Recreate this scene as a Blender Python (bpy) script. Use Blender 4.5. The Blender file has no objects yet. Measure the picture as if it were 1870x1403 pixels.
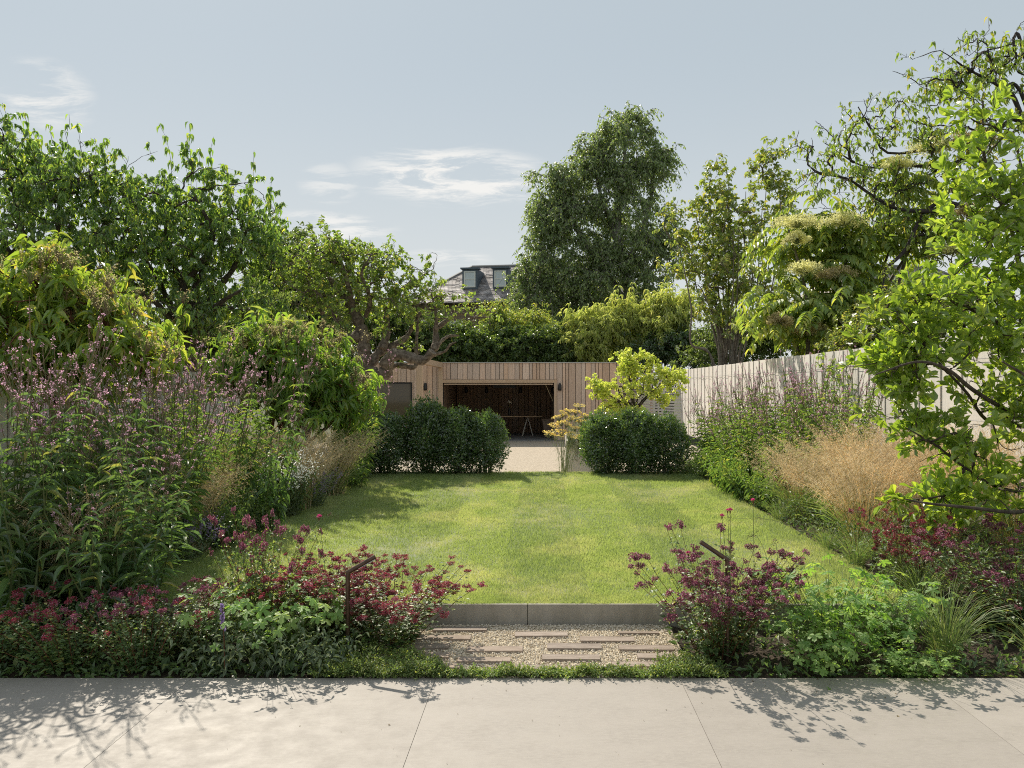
import bpy, math, random
import numpy as np
from mathutils import Matrix, Vector

sc = bpy.context.scene
COL = sc.collection
R = math.radians
UP = np.array([0, 0, 1.0])

# ------------------------------------------------------------------ camera
EYE, FPX, VX, VY = 1.5, 1400.0, 990.0, 708.0      # eye height, focal length and vanishing point in photo pixels
cam_d = bpy.data.cameras.new('camera')
cam = bpy.data.objects.new('camera', cam_d)
COL.objects.link(cam)
cam.location = (0, 0, EYE)
cam.rotation_euler = (R(90), 0, 0)
cam_d.sensor_width = 36
cam_d.lens = FPX / 1870 * 36
cam_d.shift_x = (935 - VX) / 1870
cam_d.shift_y = (VY - 701.5) / 1870
cam_d.clip_start = 0.05
cam_d.clip_end = 3000
sc.camera = cam

# ------------------------------------------------------------------ sun and sky
SUN_EL, SUN_AZ = 43.0, 29.0                       # azimuth: degrees to the left of straight ahead
sun_d = bpy.data.lights.new('sun', 'SUN')
sun_d.energy = 4.7
sun_d.angle = R(0.5)
sun_d.color = (1.0, 0.915, 0.775)
sun = bpy.data.objects.new('sun', sun_d)
COL.objects.link(sun)
S = Vector((-math.sin(R(SUN_AZ)) * math.cos(R(SUN_EL)), math.cos(R(SUN_AZ)) * math.cos(R(SUN_EL)), math.sin(R(SUN_EL))))
sun.rotation_euler = S.to_track_quat('Z', 'Y').to_euler()

sc.view_settings.view_transform = 'Standard'
sc.view_settings.look = 'None'
sc.view_settings.gamma = 1
sc.view_settings.exposure = 0.35
sc.cycles.use_denoising = False
sc.cycles.pixel_filter_type = 'BLACKMAN_HARRIS'
sc.cycles.filter_width = 1.05
sc.cycles.max_bounces = 12
sc.cycles.diffuse_bounces = 8
sc.cycles.glossy_bounces = 3
sc.cycles.transmission_bounces = 4
sc.cycles.transparent_max_bounces = 8
sc.cycles.caustics_reflective = False
sc.cycles.caustics_refractive = False
sc.cycles.sample_clamp_indirect = 6

SKY_STRENGTH = 0.15
world = bpy.data.worlds.new('World')
sc.world = world
world.use_nodes = True
NT = world.node_tree
NT.nodes.clear()


def nd(nt, typ, **kw):
    n = nt.nodes.new(typ)
    for k, v in kw.items():
        setattr(n, k, v)
    return n


def setv(nt, sock, v):
    if isinstance(v, bpy.types.NodeSocket):
        nt.links.new(v, sock)
    else:
        sock.default_value = v


def mth(nt, op, a, b=None, c=None, clamp=False):
    n = nd(nt, 'ShaderNodeMath', operation=op)
    n.use_clamp = clamp
    setv(nt, n.inputs[0], a)
    if b is not None:
        setv(nt, n.inputs[1], b)
    if c is not None:
        setv(nt, n.inputs[2], c)
    return n.outputs[0]


def mixc(nt, fac, a, b, blend='MIX'):
    n = nd(nt, 'ShaderNodeMix', data_type='RGBA', blend_type=blend)
    setv(nt, n.inputs['Factor'], fac)
    for s, v in ((n.inputs[6], a), (n.inputs[7], b)):
        setv(nt, s, v if isinstance(v, bpy.types.NodeSocket) else (*v, 1))
    return n.outputs[2]


def maprange(nt, v, a, b, c=0.0, d=1.0, smooth=True):
    n = nd(nt, 'ShaderNodeMapRange')
    n.interpolation_type = 'SMOOTHSTEP' if smooth else 'LINEAR'
    setv(nt, n.inputs['Value'], v)
    for k, x in (('From Min', a), ('From Max', b), ('To Min', c), ('To Max', d)):
        n.inputs[k].default_value = x
    return n.outputs['Result']


def build_world():
    nt = NT
    sky = nd(nt, 'ShaderNodeTexSky', sky_type='NISHITA')
    sky.sun_disc = False
    sky.sun_elevation = R(SUN_EL)
    sky.sun_rotation = R(-SUN_AZ)
    sky.altitude = 50
    sky.air_density = 1.0
    sky.dust_density = 0.5
    sky.ozone_density = 1.0
    tc = nd(nt, 'ShaderNodeTexCoord')
    sep = nd(nt, 'ShaderNodeSeparateXYZ')
    nt.links.new(tc.outputs['Generated'], sep.inputs[0])
    X, Y, Z = sep.outputs
    # thin summer milkiness of the whole sky
    milk = mixc(nt, 0.91, sky.outputs[0], (2.66, 2.99, 3.14))
    haze = maprange(nt, Z, 0.42, 0.0, 0, 0.85)
    milk = mixc(nt, haze, milk, (3.95, 4.05, 4.0))
    # wispy cirrus: noise on a flat layer high above
    zz = mth(nt, 'ADD', mth(nt, 'MAXIMUM', Z, 0.0), 0.12)
    u = mth(nt, 'DIVIDE', X, zz)
    v = mth(nt, 'DIVIDE', Y, zz)
    comb = nd(nt, 'ShaderNodeCombineXYZ')
    nt.links.new(u, comb.inputs[0]); nt.links.new(v, comb.inputs[1])
    mp = nd(nt, 'ShaderNodeMapping')
    mp.inputs['Rotation'].default_value = (0, 0, R(14))
    mp.inputs['Scale'].default_value = (0.9, 1.7, 1)
    nt.links.new(comb.outputs[0], mp.inputs[0])
    n1 = nd(nt, 'ShaderNodeTexNoise')
    n1.inputs['Scale'].default_value = 4.6; n1.inputs['Detail'].default_value = 9
    n1.inputs['Roughness'].default_value = 0.66; n1.inputs['Distortion'].default_value = 0.5
    nt.links.new(mp.outputs[0], n1.inputs['Vector'])
    n2 = nd(nt, 'ShaderNodeTexNoise')
    n2.inputs['Scale'].default_value = 0.55; n2.inputs['Detail'].default_value = 2
    nt.links.new(comb.outputs[0], n2.inputs['Vector'])
    # where the few real wisps are: compass direction and height of each
    az = mth(nt, 'ARCTAN2', X, Y)
    el = mth(nt, 'ARCSINE', Z)
    total = None
    for px, py, rx, ry, a in ((830, 322, 170, 50, 1.25), (85, 175, 62, 48, .95), (590, 415, 120, 26, .9), (600, 335, 50, 35, .6),
                              (20, 300, 70, 40, .7), (815, 472, 80, 16, .7), (1290, 395, 60, 20, .3)):
        a0 = math.atan((px - VX) / FPX)
        e0 = math.atan((VY - py) / FPX * math.cos(a0))
        dx = mth(nt, 'DIVIDE', mth(nt, 'SUBTRACT', az, a0), rx / FPX)
        dy = mth(nt, 'DIVIDE', mth(nt, 'SUBTRACT', el, e0), ry / FPX)
        r2 = mth(nt, 'ADD', mth(nt, 'MULTIPLY', dx, dx), mth(nt, 'MULTIPLY', dy, dy))
        m = mth(nt, 'MULTIPLY', maprange(nt, r2, 1.5, 0.0), a)
        total = m if total is None else mth(nt, 'MAXIMUM', total, m)
    wide = mth(nt, 'MULTIPLY', maprange(nt, n2.outputs[0], 0.56, 0.75), 0.35)
    cover = mth(nt, 'MAXIMUM', total, wide)
    dens = mth(nt, 'MULTIPLY', maprange(nt, n1.outputs[0], 0.42, 0.62), cover, clamp=True)
    col = mixc(nt, mth(nt, 'MULTIPLY', dens, 0.85), milk, (5.0, 4.9, 4.7))
    bg = nd(nt, 'ShaderNodeBackground')
    nt.links.new(col, bg.inputs[0])
    bg.inputs[1].default_value = SKY_STRENGTH
    out = nd(nt, 'ShaderNodeOutputWorld')
    nt.links.new(bg.outputs[0], out.inputs[0])


build_world()

# ------------------------------------------------------------------ coordinates
def at(px, py, d):
    return np.array([(px - VX) * d / FPX, d, EYE - (py - VY) * d / FPX])


def ground_at(px, py, z):
    d = (EYE - z) * FPX / (py - VY)
    return np.array([(px - VX) * d / FPX, d, z])


# ------------------------------------------------------------------ mesh toolkit
class Geo:
    def __init__(self):
        self.v, self.f, self.n = [], [], 0

    def add(self, v, f, m=0):
        v = np.asarray(v, np.float32).reshape(-1, 3)
        f = np.asarray(f, np.int32)
        if len(v) == 0 or len(f) == 0:
            return self
        self.f.append((f + self.n, m))
        self.v.append(v)
        self.n += len(v)
        return self

    def mesh(self, name, mats, smooth=False):
        me = bpy.data.meshes.new(name)
        if self.n:
            v = np.concatenate(self.v)
            me.vertices.add(len(v))
            me.vertices.foreach_set('co', v.ravel())
            idx = np.concatenate([f.ravel() for f, m in self.f]).astype(np.int32)
            tot = np.concatenate([np.full(len(f), f.shape[1], np.int32) for f, m in self.f])
            mi = np.concatenate([np.full(len(f), m, np.int32) for f, m in self.f])
            st = np.concatenate(([0], np.cumsum(tot)[:-1])).astype(np.int32)
            me.loops.add(len(idx))
            me.loops.foreach_set('vertex_index', idx)
            me.polygons.add(len(tot))
            me.polygons.foreach_set('loop_start', st)
            me.polygons.foreach_set('material_index', mi)
            me.polygons.foreach_set('use_smooth', np.full(len(tot), smooth, bool))
            me.update(calc_edges=True)
        for m in (mats if isinstance(mats, (list, tuple)) else [mats]):
            me.materials.append(m)
        return me


def link(name, me, parent=None, loc=(0, 0, 0), kind=None):
    o = bpy.data.objects.new(name, me)
    COL.objects.link(o)
    o.location = loc
    if parent is not None:
        o.parent = parent
    if kind:
        o['kind'] = kind
    return o


def tag(o, label, cat, group=None):
    o['label'] = label
    o['category'] = cat
    if group:
        o['group'] = group
    return o


def thing(name, label, cat, loc=(0, 0, 0), rz=0, group=None):
    o = bpy.data.objects.new(name, None)
    COL.objects.link(o)
    o.empty_display_size = 0.1
    o.location = [float(x) for x in loc]
    o.rotation_euler = (0, 0, rz)
    return tag(o, label, cat, group)


def structure(name, geo, mat, smooth=False):
    return link(name, geo.mesh(name, mat, smooth), kind='structure')


def unit(a):
    return a / np.maximum(np.linalg.norm(a, axis=-1, keepdims=True), 1e-9)


BOX_F = np.array([[0, 3, 2, 1], [4, 5, 6, 7], [0, 1, 5, 4], [1, 2, 6, 5], [2, 3, 7, 6], [3, 0, 4, 7]])


def box(g, x0, x1, y0, y1, z0, z1, m=0):
    g.add([(x0, y0, z0), (x1, y0, z0), (x1, y1, z0), (x0, y1, z0), (x0, y0, z1), (x1, y0, z1), (x1, y1, z1), (x0, y1, z1)], BOX_F, m)
    return g


def box_mesh(name, mat, bev=0.0):
    """unit box centred on the origin, its vertical edges chamfered"""
    if bev == 0:
        return box(Geo(), -.5, .5, -.5, .5, -.5, .5).mesh(name, mat)
    b = bev
    ring = [(-.5 + b, -.5), (.5 - b, -.5), (.5, -.5 + b), (.5, .5 - b), (.5 - b, .5), (-.5 + b, .5), (-.5, .5 - b), (-.5, -.5 + b)]
    v = [(x, y, -.5) for x, y in ring] + [(x, y, .5) for x, y in ring]
    g = Geo().add(v, [[i, (i + 1) % 8, 8 + (i + 1) % 8, 8 + i] for i in range(8)])
    g.add(v, [[7, 6, 5, 4], [7, 4, 3, 0], [0, 3, 2, 1]])
    g.add(v, [[15, 8, 11, 12], [15, 12, 13, 14], [8, 9, 10, 11]])
    return g.mesh(name, mat)


def piece(name, me, c, s, parent, rz=0.0, rx=0.0, ry=0.0):
    o = bpy.data.objects.new(name, me)
    COL.objects.link(o)
    o.parent = parent
    o.location = [float(x) for x in c]
    o.scale = [float(x) for x in s]
    o.rotation_euler = (rx, ry, rz)
    return o


def tubes(P, Rd, sides=3, cap=False):
    """a batch of N tubes: P (N,k,3), Rd (N,k)"""
    P = np.asarray(P, float)
    Rd = np.asarray(Rd, float)
    N, k, _ = P.shape
    T = unit(np.gradient(P, axis=1))
    ref = np.broadcast_to(np.array([0.413, 0.871, 0.267]), T.shape).copy()
    par = np.abs((T * ref).sum(-1)) > 0.93
    ref[par] = (0.9, -0.3, 0.3)
    A = unit(np.cross(T, ref))
    B = np.cross(T, A)
    ang = np.arange(sides) * 2 * math.pi / sides
    ring = P[:, :, None, :] + Rd[:, :, None, None] * (A[:, :, None, :] * np.cos(ang)[None, None, :, None] + B[:, :, None, :] * np.sin(ang)[None, None, :, None])
    V = ring.reshape(-1, 3)
    i = np.arange(N)[:, None, None] * (k * sides)
    j = np.arange(k - 1)[None, :, None] * sides
    s = np.arange(sides)[None, None, :]
    s2 = (s + 1) % sides
    F = np.stack([i + j + s, i + j + s2, i + j + sides + s2, i + j + sides + s], -1).reshape(-1, 4)
    return V, F


def tube(g, pts, rad, sides=8, m=0, cap=True):
    pts = np.asarray(pts, float)
    rad = np.broadcast_to(np.asarray(rad, float), (len(pts),))
    V, F = tubes(pts[None], rad[None], sides)
    g.add(V, F, m)
    if cap and sides >= 3:
        n = len(pts)
        g.add(V, np.array([list(range(sides))[::-1], [(n - 1) * sides + q for q in range(sides)]]), m)


def smooth_line(pts, n):
    """Catmull-Rom through the points, n samples"""
    p = np.asarray(pts, float)
    p = np.vstack([2 * p[0] - p[1], p, 2 * p[-1] - p[-2]])
    t = np.linspace(0, len(p) - 3 - 1e-6, n)
    i = t.astype(int)
    u = (t - i)[:, None]
    a, b, c, d = p[i], p[i + 1], p[i + 2], p[i + 3]
    return .5 * (2 * b + (c - a) * u + (2 * a - 5 * b + 4 * c - d) * u ** 2 + (3 * b - a - 3 * c + d) * u ** 3)


# leaf shapes: along +y, width along x, upper side +z
def leaf_shape(stations, fold=.18, droop=.25, wave=0.0):
    """stations: (t, half width); first and last are points"""
    v, f = [], []
    ids = []
    for i, (t, w) in enumerate(stations):
        z = -droop * t * t
        if w == 0:
            ids.append((len(v),) * 3)
            v.append((0, t, z))
        else:
            k = len(v)
            wz = wave * (1 if i % 2 else -1)
            v += [(-w, t, z + fold * w + wz), (0, t, z), (w, t, z + fold * w - wz)]
            ids.append((k, k + 1, k + 2))
    tri = []
    for a, b in zip(ids[:-1], ids[1:]):
        for s in (0, 1):
            q = [a[s], a[s + 1], b[s + 1], b[s]]
            q = [x for n, x in enumerate(q) if x not in q[:n]]
            if len(q) == 4:
                tri += [[q[0], q[1], q[2]], [q[0], q[2], q[3]]]
            elif len(q) == 3:
                tri.append(q)
    return np.array(v, float), np.array(tri)


L_TINY = (np.array([(0, 0, 0), (-.5, .5, .1), (.5, .45, .1), (0, 1, -.1)], float), np.array([[0, 2, 1], [1, 2, 3]]))
L_SMALL = leaf_shape([(0, 0), (.45, .5), (1, 0)], .3, .2)
L_OVAL = leaf_shape([(0, 0), (.3, .42), (.65, .44), (1, 0)], .3, .3)
L_BIG = leaf_shape([(0, 0), (.16, .26), (.42, .5), (.72, .38), (1, 0)], .34, .42)
L_DROOP = leaf_shape([(0, 0), (.14, .3), (.36, .5), (.62, .40), (.84, .17), (1, 0)], .45, .85)
L_LANCE = leaf_shape([(0, 0), (.22, .42), (.5, .5), (.78, .27), (1, 0)], .4, .55)
L_OBO = leaf_shape([(0, .04), (.3, .28), (.62, .5), (.85, .38), (1, 0)], .35, .12)
L_OBO = leaf_shape([(0, 0), (.3, .28), (.62, .5), (.85, .38), (1, 0)], .35, .15)


def palm_leaf():
    """deeply cut round leaf of a cranesbill, five toothed lobes"""
    v, f = [(0, .42, 0.03)], []
    for k, a in enumerate(np.radians([-128, -66, 0, 66, 128])):
        r = [.5, .56, .62, .56, .5][k]
        for da, rr in ((-.34, .42), (-.24, .82), (-.10, .86), (0, 1.0), (.12, .84), (.26, .80), (.34, .42)):
            aa = a + da * 1.35
            v.append((math.sin(aa) * r * rr, .42 + math.cos(aa) * r * rr, .05 - .16 * rr * rr))
    n = len(v) - 1
    for i in range(n - 1):
        f.append([0, i + 1, i + 2][::-1])
    return np.array(v), np.array(f)


L_PALM = palm_leaf()


def frames(d, n):
    d = unit(np.asarray(d, float))
    x = unit(np.cross(d, n))
    z = np.cross(x, d)
    return x, d, z


def put(tmpl, pos, d, n, L, W):
    tv, tf = tmpl
    N = len(pos)
    if N == 0:
        return np.zeros((0, 3)), np.zeros((0, 3), int)
    x, y, z = frames(d, n)
    L = np.broadcast_to(L, (N,))[:, None, None]
    W = np.broadcast_to(W, (N,))[:, None, None]
    V = pos[:, None, :] + x[:, None, :] * (tv[None, :, 0:1] * W) + y[:, None, :] * (tv[None, :, 1:2] * L) + z[:, None, :] * (tv[None, :, 2:3] * L)
    F = tf[None] + (np.arange(N) * len(tv))[:, None, None]
    return V.reshape(-1, 3), F.reshape(-1, tf.shape[1])


def rdir(rng, n):
    return unit(rng.normal(size=(n, 3)))


def pick_front(pos_world, L, count, cell=11.0):
    """the leaves that show largest: nearest one per patch of picture, then by apparent size"""
    d = pos_world[:, 1]
    px = (VX + pos_world[:, 0] * FPX / d)
    py = (VY - (pos_world[:, 2] - EYE) * FPX / d)
    ok = (px > 2) & (px < 1868) & (py > 2) & (py < 1400)
    key = (px // cell).astype(int) * 4096 + (py // cell).astype(int)
    order = np.argsort(d)
    seen, out = set(), []
    for i in order:
        if ok[i] and key[i] not in seen:
            seen.add(key[i])
            out.append(i)
    out = np.array(out, int)
    if len(out) > count:
        out = out[np.argsort(-(L[out] / d[out]))[:count]]
    return out


def leaf_objects(root, base, tmpl_mesh, pos, d, n, L, W, idx, name='leaf'):
    x, y, z = frames(d[idx], n[idx])
    for q, i in enumerate(idx):
        o = bpy.data.objects.new(name, tmpl_mesh)
        COL.objects.link(o)
        o.parent = root
        m = Matrix.Identity(4)
        for a in range(3):
            m[a][0] = x[q, a] * W[i]
            m[a][1] = y[q, a] * L[i]
            m[a][2] = z[q, a] * L[i]
            m[a][3] = pos[i, a] - base[a]
        o.matrix_basis = m


# ------------------------------------------------------------------ materials
def new_mat(name):
    m = bpy.data.materials.new(name)
    m.use_nodes = True
    nt = m.node_tree
    b = nt.nodes['Principled BSDF']
    return m, nt, b


def ramp(nt, fac, stops, interp='LINEAR'):
    r = nd(nt, 'ShaderNodeValToRGB')
    cr = r.color_ramp
    cr.interpolation = interp
    while len(cr.elements) < len(stops):
        cr.elements.new(.5)
    for e, (p, c) in zip(cr.elements, stops):
        e.position = p
        e.color = (*c, 1)
    setv(nt, r.inputs[0], fac)
    return r.outputs[0]


def rand_value(nt):
    g = nd(nt, 'ShaderNodeNewGeometry')
    oi = nd(nt, 'ShaderNodeObjectInfo')
    return mth(nt, 'FRACT', mth(nt, 'ADD', g.outputs['Random Per Island'], mth(nt, 'MULTIPLY', oi.outputs['Random'], 7.31)))


def leaf_mat(name, stops, trans=(1.5, 1.55, .7), tfac=.42, rough=.42, spec=.45, gain=1.2, sat=.9):
    """a leaf: diffuse and gloss on the surface, light coming through tinted yellower"""
    m, nt, b = new_mat(name)
    r = rand_value(nt)
    c = ramp(nt, r, [(p_, tuple(min(.8, x_ * gain) for x_ in c_)) for p_, c_ in stops])
    # broad patches of younger and older growth
    geo = nd(nt, 'ShaderNodeNewGeometry')
    no = nd(nt, 'ShaderNodeTexNoise')
    no.inputs['Scale'].default_value = 2.3
    no.inputs['Detail'].default_value = 2
    nt.links.new(geo.outputs['Position'], no.inputs['Vector'])
    v = maprange(nt, no.outputs[0], .3, .7, .78, 1.22, False)
    hsv = nd(nt, 'ShaderNodeHueSaturation')
    hsv.inputs['Saturation'].default_value = sat
    nt.links.new(v, hsv.inputs['Value'])
    nt.links.new(c, hsv.inputs['Color'])
    c = hsv.outputs[0]
    nt.links.new(c, b.inputs['Base Color'])
    b.inputs['Roughness'].default_value = rough
    b.inputs['Specular IOR Level'].default_value = spec
    tr = nd(nt, 'ShaderNodeBsdfTranslucent')
    k = tfac * 2.2
    nt.links.new(mixc(nt, 1.0, c, tuple(v_ * k for v_ in trans), 'MULTIPLY'), tr.inputs['Color'])
    mx = nd(nt, 'ShaderNodeAddShader')
    nt.links.new(b.outputs[0], mx.inputs[0])
    nt.links.new(tr.outputs[0], mx.inputs[1])
    nt.links.new(mx.outputs[0], nt.nodes['Material Output'].inputs[0])
    return m


def noisy_mat(name, c1, c2, scale=8, stretch=(1, 1, 1), rough=.8, bump=.0, bscale=60, detail=6, obj_var=0.0, spec=.3, metal=0.0, lo=.3, hi=.7):
    m, nt, b = new_mat(name)
    geo = nd(nt, 'ShaderNodeNewGeometry')
    mp = nd(nt, 'ShaderNodeMapping')
    mp.inputs['Scale'].default_value = stretch
    nt.links.new(geo.outputs['Position'], mp.inputs[0])
    no = nd(nt, 'ShaderNodeTexNoise')
    no.inputs['Scale'].default_value = scale
    no.inputs['Detail'].default_value = detail
    no.inputs['Roughness'].default_value = .6
    nt.links.new(mp.outputs[0], no.inputs['Vector'])
    c = mixc(nt, maprange(nt, no.outputs[0], lo, hi), c1, c2)
    if obj_var:
        oi = nd(nt, 'ShaderNodeObjectInfo')
        hsv = nd(nt, 'ShaderNodeHueSaturation')
        nt.links.new(maprange(nt, oi.outputs['Random'], 0, 1, 1 - obj_var, 1 + obj_var, False), hsv.inputs['Value'])
        nt.links.new(maprange(nt, mth(nt, 'FRACT', mth(nt, 'MULTIPLY', oi.outputs['Random'], 13.7)), 0, 1, 1 - obj_var, 1 + obj_var, False), hsv.inputs['Saturation'])
        nt.links.new(c, hsv.inputs['Color'])
        c = hsv.outputs[0]
    nt.links.new(c, b.inputs['Base Color'])
    b.inputs['Roughness'].default_value = rough
    b.inputs['Specular IOR Level'].default_value = spec
    b.inputs['Metallic'].default_value = metal
    if bump:
        n2 = nd(nt, 'ShaderNodeTexNoise')
        n2.inputs['Scale'].default_value = bscale
        n2.inputs['Detail'].default_value = 5
        nt.links.new(mp.outputs[0], n2.inputs['Vector'])
        bp = nd(nt, 'ShaderNodeBump')
        bp.inputs['Strength'].default_value = bump
        bp.inputs['Distance'].default_value = .02
        nt.links.new(n2.outputs[0], bp.inputs['Height'])
        nt.links.new(bp.outputs[0], b.inputs['Normal'])
    return m


def wood_mat(name, c1, c2, knot, var=.14, rough=.75, scale=3.0):
    """upright boards: long vertical grain, knots, each board its own tone"""
    m, nt, b = new_mat(name)
    geo = nd(nt, 'ShaderNodeNewGeometry')
    oi = nd(nt, 'ShaderNodeObjectInfo')
    off = nd(nt, 'ShaderNodeCombineXYZ')
    nt.links.new(mth(nt, 'MULTIPLY', oi.outputs['Random'], 37.0), off.inputs[2])
    add = nd(nt, 'ShaderNodeVectorMath', operation='ADD')
    nt.links.new(geo.outputs['Position'], add.inputs[0])
    nt.links.new(off.outputs[0], add.inputs[1])
    mp = nd(nt, 'ShaderNodeMapping')
    mp.inputs['Scale'].default_value = (26, 26, 1.1)
    nt.links.new(add.outputs[0], mp.inputs[0])
    no = nd(nt, 'ShaderNodeTexNoise')
    no.inputs['Scale'].default_value = scale
    no.inputs['Detail'].default_value = 7
    no.inputs['Distortion'].default_value = .6
    nt.links.new(mp.outputs[0], no.inputs['Vector'])
    c = mixc(nt, maprange(nt, no.outputs[0], .3, .7), c1, c2)
    vo = nd(nt, 'ShaderNodeTexVoronoi')
    mp2 = nd(nt, 'ShaderNodeMapping')
    mp2.inputs['Scale'].default_value = (9, 9, 4)
    nt.links.new(add.outputs[0], mp2.inputs[0])
    nt.links.new(mp2.outputs[0], vo.inputs['Vector'])
    c = mixc(nt, mth(nt, 'MULTIPLY', maprange(nt, vo.outputs['Distance'], .2, .08), .7), c, knot)
    hsv = nd(nt, 'ShaderNodeHueSaturation')
    nt.links.new(maprange(nt, oi.outputs['Random'], 0, 1, 1 - var, 1 + var, False), hsv.inputs['Value'])
    nt.links.new(maprange(nt, mth(nt, 'FRACT', mth(nt, 'MULTIPLY', oi.outputs['Random'], 13.7)), 0, 1, .85, 1.2, False), hsv.inputs['Saturation'])
    nt.links.new(c, hsv.inputs['Color'])
    nt.links.new(hsv.outputs[0], b.inputs['Base Color'])
    b.inputs['Roughness'].default_value = rough
    b.inputs['Specular IOR Level'].default_value = .25
    bp = nd(nt, 'ShaderNodeBump')
    bp.inputs['Strength'].default_value = .25
    bp.inputs['Distance'].default_value = .004
    nt.links.new(no.outputs[0], bp.inputs['Height'])
    nt.links.new(bp.outputs[0], b.inputs['Normal'])
    return m


def flat_mat(name, c, rough=.5, metal=0.0, spec=.5):
    m, nt, b = new_mat(name)
    b.inputs['Base Color'].default_value = (*c, 1)
    b.inputs['Roughness'].default_value = rough
    b.inputs['Metallic'].default_value = metal
    b.inputs['Specular IOR Level'].default_value = spec
    return m


def paver_mat():
    m, nt, b = new_mat('porcelain_paving')
    geo = nd(nt, 'ShaderNodeNewGeometry')
    oi = nd(nt, 'ShaderNodeObjectInfo')
    def noise(scale, detail, stretch=(1, 1, 1), rough=.6):
        mp = nd(nt, 'ShaderNodeMapping')
        mp.inputs['Scale'].default_value = stretch
        nt.links.new(geo.outputs['Position'], mp.inputs[0])
        n = nd(nt, 'ShaderNodeTexNoise')
        n.inputs['Scale'].default_value = scale
        n.inputs['Detail'].default_value = detail
        n.inputs['Roughness'].default_value = rough
        nt.links.new(mp.outputs[0], n.inputs['Vector'])
        return n.outputs[0]
    c = mixc(nt, maprange(nt, noise(2.4, 8, (1, 2.2, 1), .7), .3, .7), (.322, .292, .263), (.380, .346, .313))
    c = mixc(nt, maprange(nt, noise(26, 6, (1, 3, 1), .7), .35, .7), c, (.385, .352, .315))
    c = mixc(nt, mth(nt, 'MULTIPLY', maprange(nt, noise(1.1, 3), .58, .72), .35), c, (.30, .265, .225))
    c = mixc(nt, mth(nt, 'MULTIPLY', maprange(nt, noise(160, 2), .66, .74), .5), c, (.24, .215, .19))
    hsv = nd(nt, 'ShaderNodeHueSaturation')
    nt.links.new(maprange(nt, oi.outputs['Random'], 0, 1, .88, .97, False), hsv.inputs['Value'])
    nt.links.new(c, hsv.inputs['Color'])
    nt.links.new(hsv.outputs[0], b.inputs['Base Color'])
    nt.links.new(maprange(nt, noise(9, 5), .3, .7, .5, .75, False), b.inputs['Roughness'])
    b.inputs['Specular IOR Level'].default_value = .35
    bp = nd(nt, 'ShaderNodeBump')
    bp.inputs['Strength'].default_value = .08
    bp.inputs['Distance'].default_value = .003
    nt.links.new(noise(220, 6), bp.inputs['Height'])
    nt.links.new(bp.outputs[0], b.inputs['Normal'])
    return m


M = {}
# hard surfaces
M['paver'] = paver_mat()
M['grout'] = flat_mat('paving_joint', (.40, .33, .25), .9)
M['soil'] = noisy_mat('garden_soil', (.028, .020, .014), (.075, .055, .038), 34, rough=.95, bump=.9, bscale=70)
M['sett'] = noisy_mat('stone_setts', (.27, .215, .175), (.365, .30, .25), 9, (1, 3, 1), .85, .35, 90, obj_var=.10)
M['edging'] = noisy_mat('stone_edging', (.27, .25, .21), (.36, .335, .29), 5, (2.2, 1, .5), .7, .1, 160, 8)
M['gravel_bed'] = noisy_mat('gravel_bed', (.52, .44, .32), (.70, .61, .46), 90, rough=.9, bump=.8, bscale=160, detail=3)
M['court'] = noisy_mat('gravel_court', (.36, .305, .235), (.53, .455, .365), 30, rough=.92, bump=.9, bscale=60, detail=8, lo=.38, hi=.62)
M['earth'] = noisy_mat('far_ground', (.05, .06, .025), (.09, .09, .04), 1.2, rough=.95)
M['cedar'] = wood_mat('cedar_boards', (.55, .405, .315), (.70, .54, .44), (.13, .075, .045), .16)
M['cedar_smooth'] = wood_mat('planed_cedar', (.47, .34, .24), (.58, .44, .32), (.30, .17, .09), .08)
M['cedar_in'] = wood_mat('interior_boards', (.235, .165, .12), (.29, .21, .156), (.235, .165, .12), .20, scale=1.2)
M['fence'] = wood_mat('painted_fence_boards', (.66, .62, .57), (.75, .71, .66), (.56, .51, .46), .07)
M['fence_dark'] = flat_mat('fence_backing', (.07, .045, .03), .9)
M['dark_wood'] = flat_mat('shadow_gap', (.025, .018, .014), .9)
M['trim'] = flat_mat('roof_trim', (.42, .41, .40), .35, .6)
M['black'] = flat_mat('black_metal', (.015, .015, .017), .4)
M['bronze'] = noisy_mat('bronze_tube', (.075, .048, .036), (.13, .085, .062), 26, rough=.38, metal=.75, spec=.5)
M['concrete'] = noisy_mat('pale_concrete', (.56, .53, .475), (.66, .63, .57), 6, rough=.8, bump=.15, bscale=50)
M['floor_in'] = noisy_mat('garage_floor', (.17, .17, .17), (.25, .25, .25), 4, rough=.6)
M['slate'] = noisy_mat('roof_slate', (.16, .125, .115), (.42, .35, .33), 2.2, (1, 1, 1), .6, detail=8)
M['lead'] = flat_mat('dormer_lead', (.085, .115, .145), .55)
M['sash'] = flat_mat('white_sash', (.72, .72, .68), .5)
M['glass'] = flat_mat('window_glass', (.52, .58, .60), .06, 0, .8)
M['pane'] = flat_mat('garden_room_glass', (.105, .085, .055), .05, 0, .45)
M['rope'] = flat_mat('rope', (.42, .34, .2), .8)
M['bark_apple'] = noisy_mat('apple_bark', (.085, .062, .045), (.25, .20, .155), 16, rough=.9, bump=.8, bscale=26)
M['bark'] = noisy_mat('dark_bark', (.045, .035, .026), (.11, .088, .066), 20, rough=.9, bump=.6, bscale=40)
M['bark_grey'] = noisy_mat('grey_bark', (.12, .10, .08), (.24, .205, .165), 14, rough=.85, bump=.4, bscale=40)
M['bark_birch'] = noisy_mat('birch_bark', (.10, .09, .08), (.32, .30, .27), 6, rough=.85)
M['stem_red'] = noisy_mat('red_stem', (.10, .035, .022), (.16, .07, .035), 20, rough=.6)
M['stem_green'] = noisy_mat('green_stem', (.07, .10, .03), (.12, .14, .05), 12, rough=.6)
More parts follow.
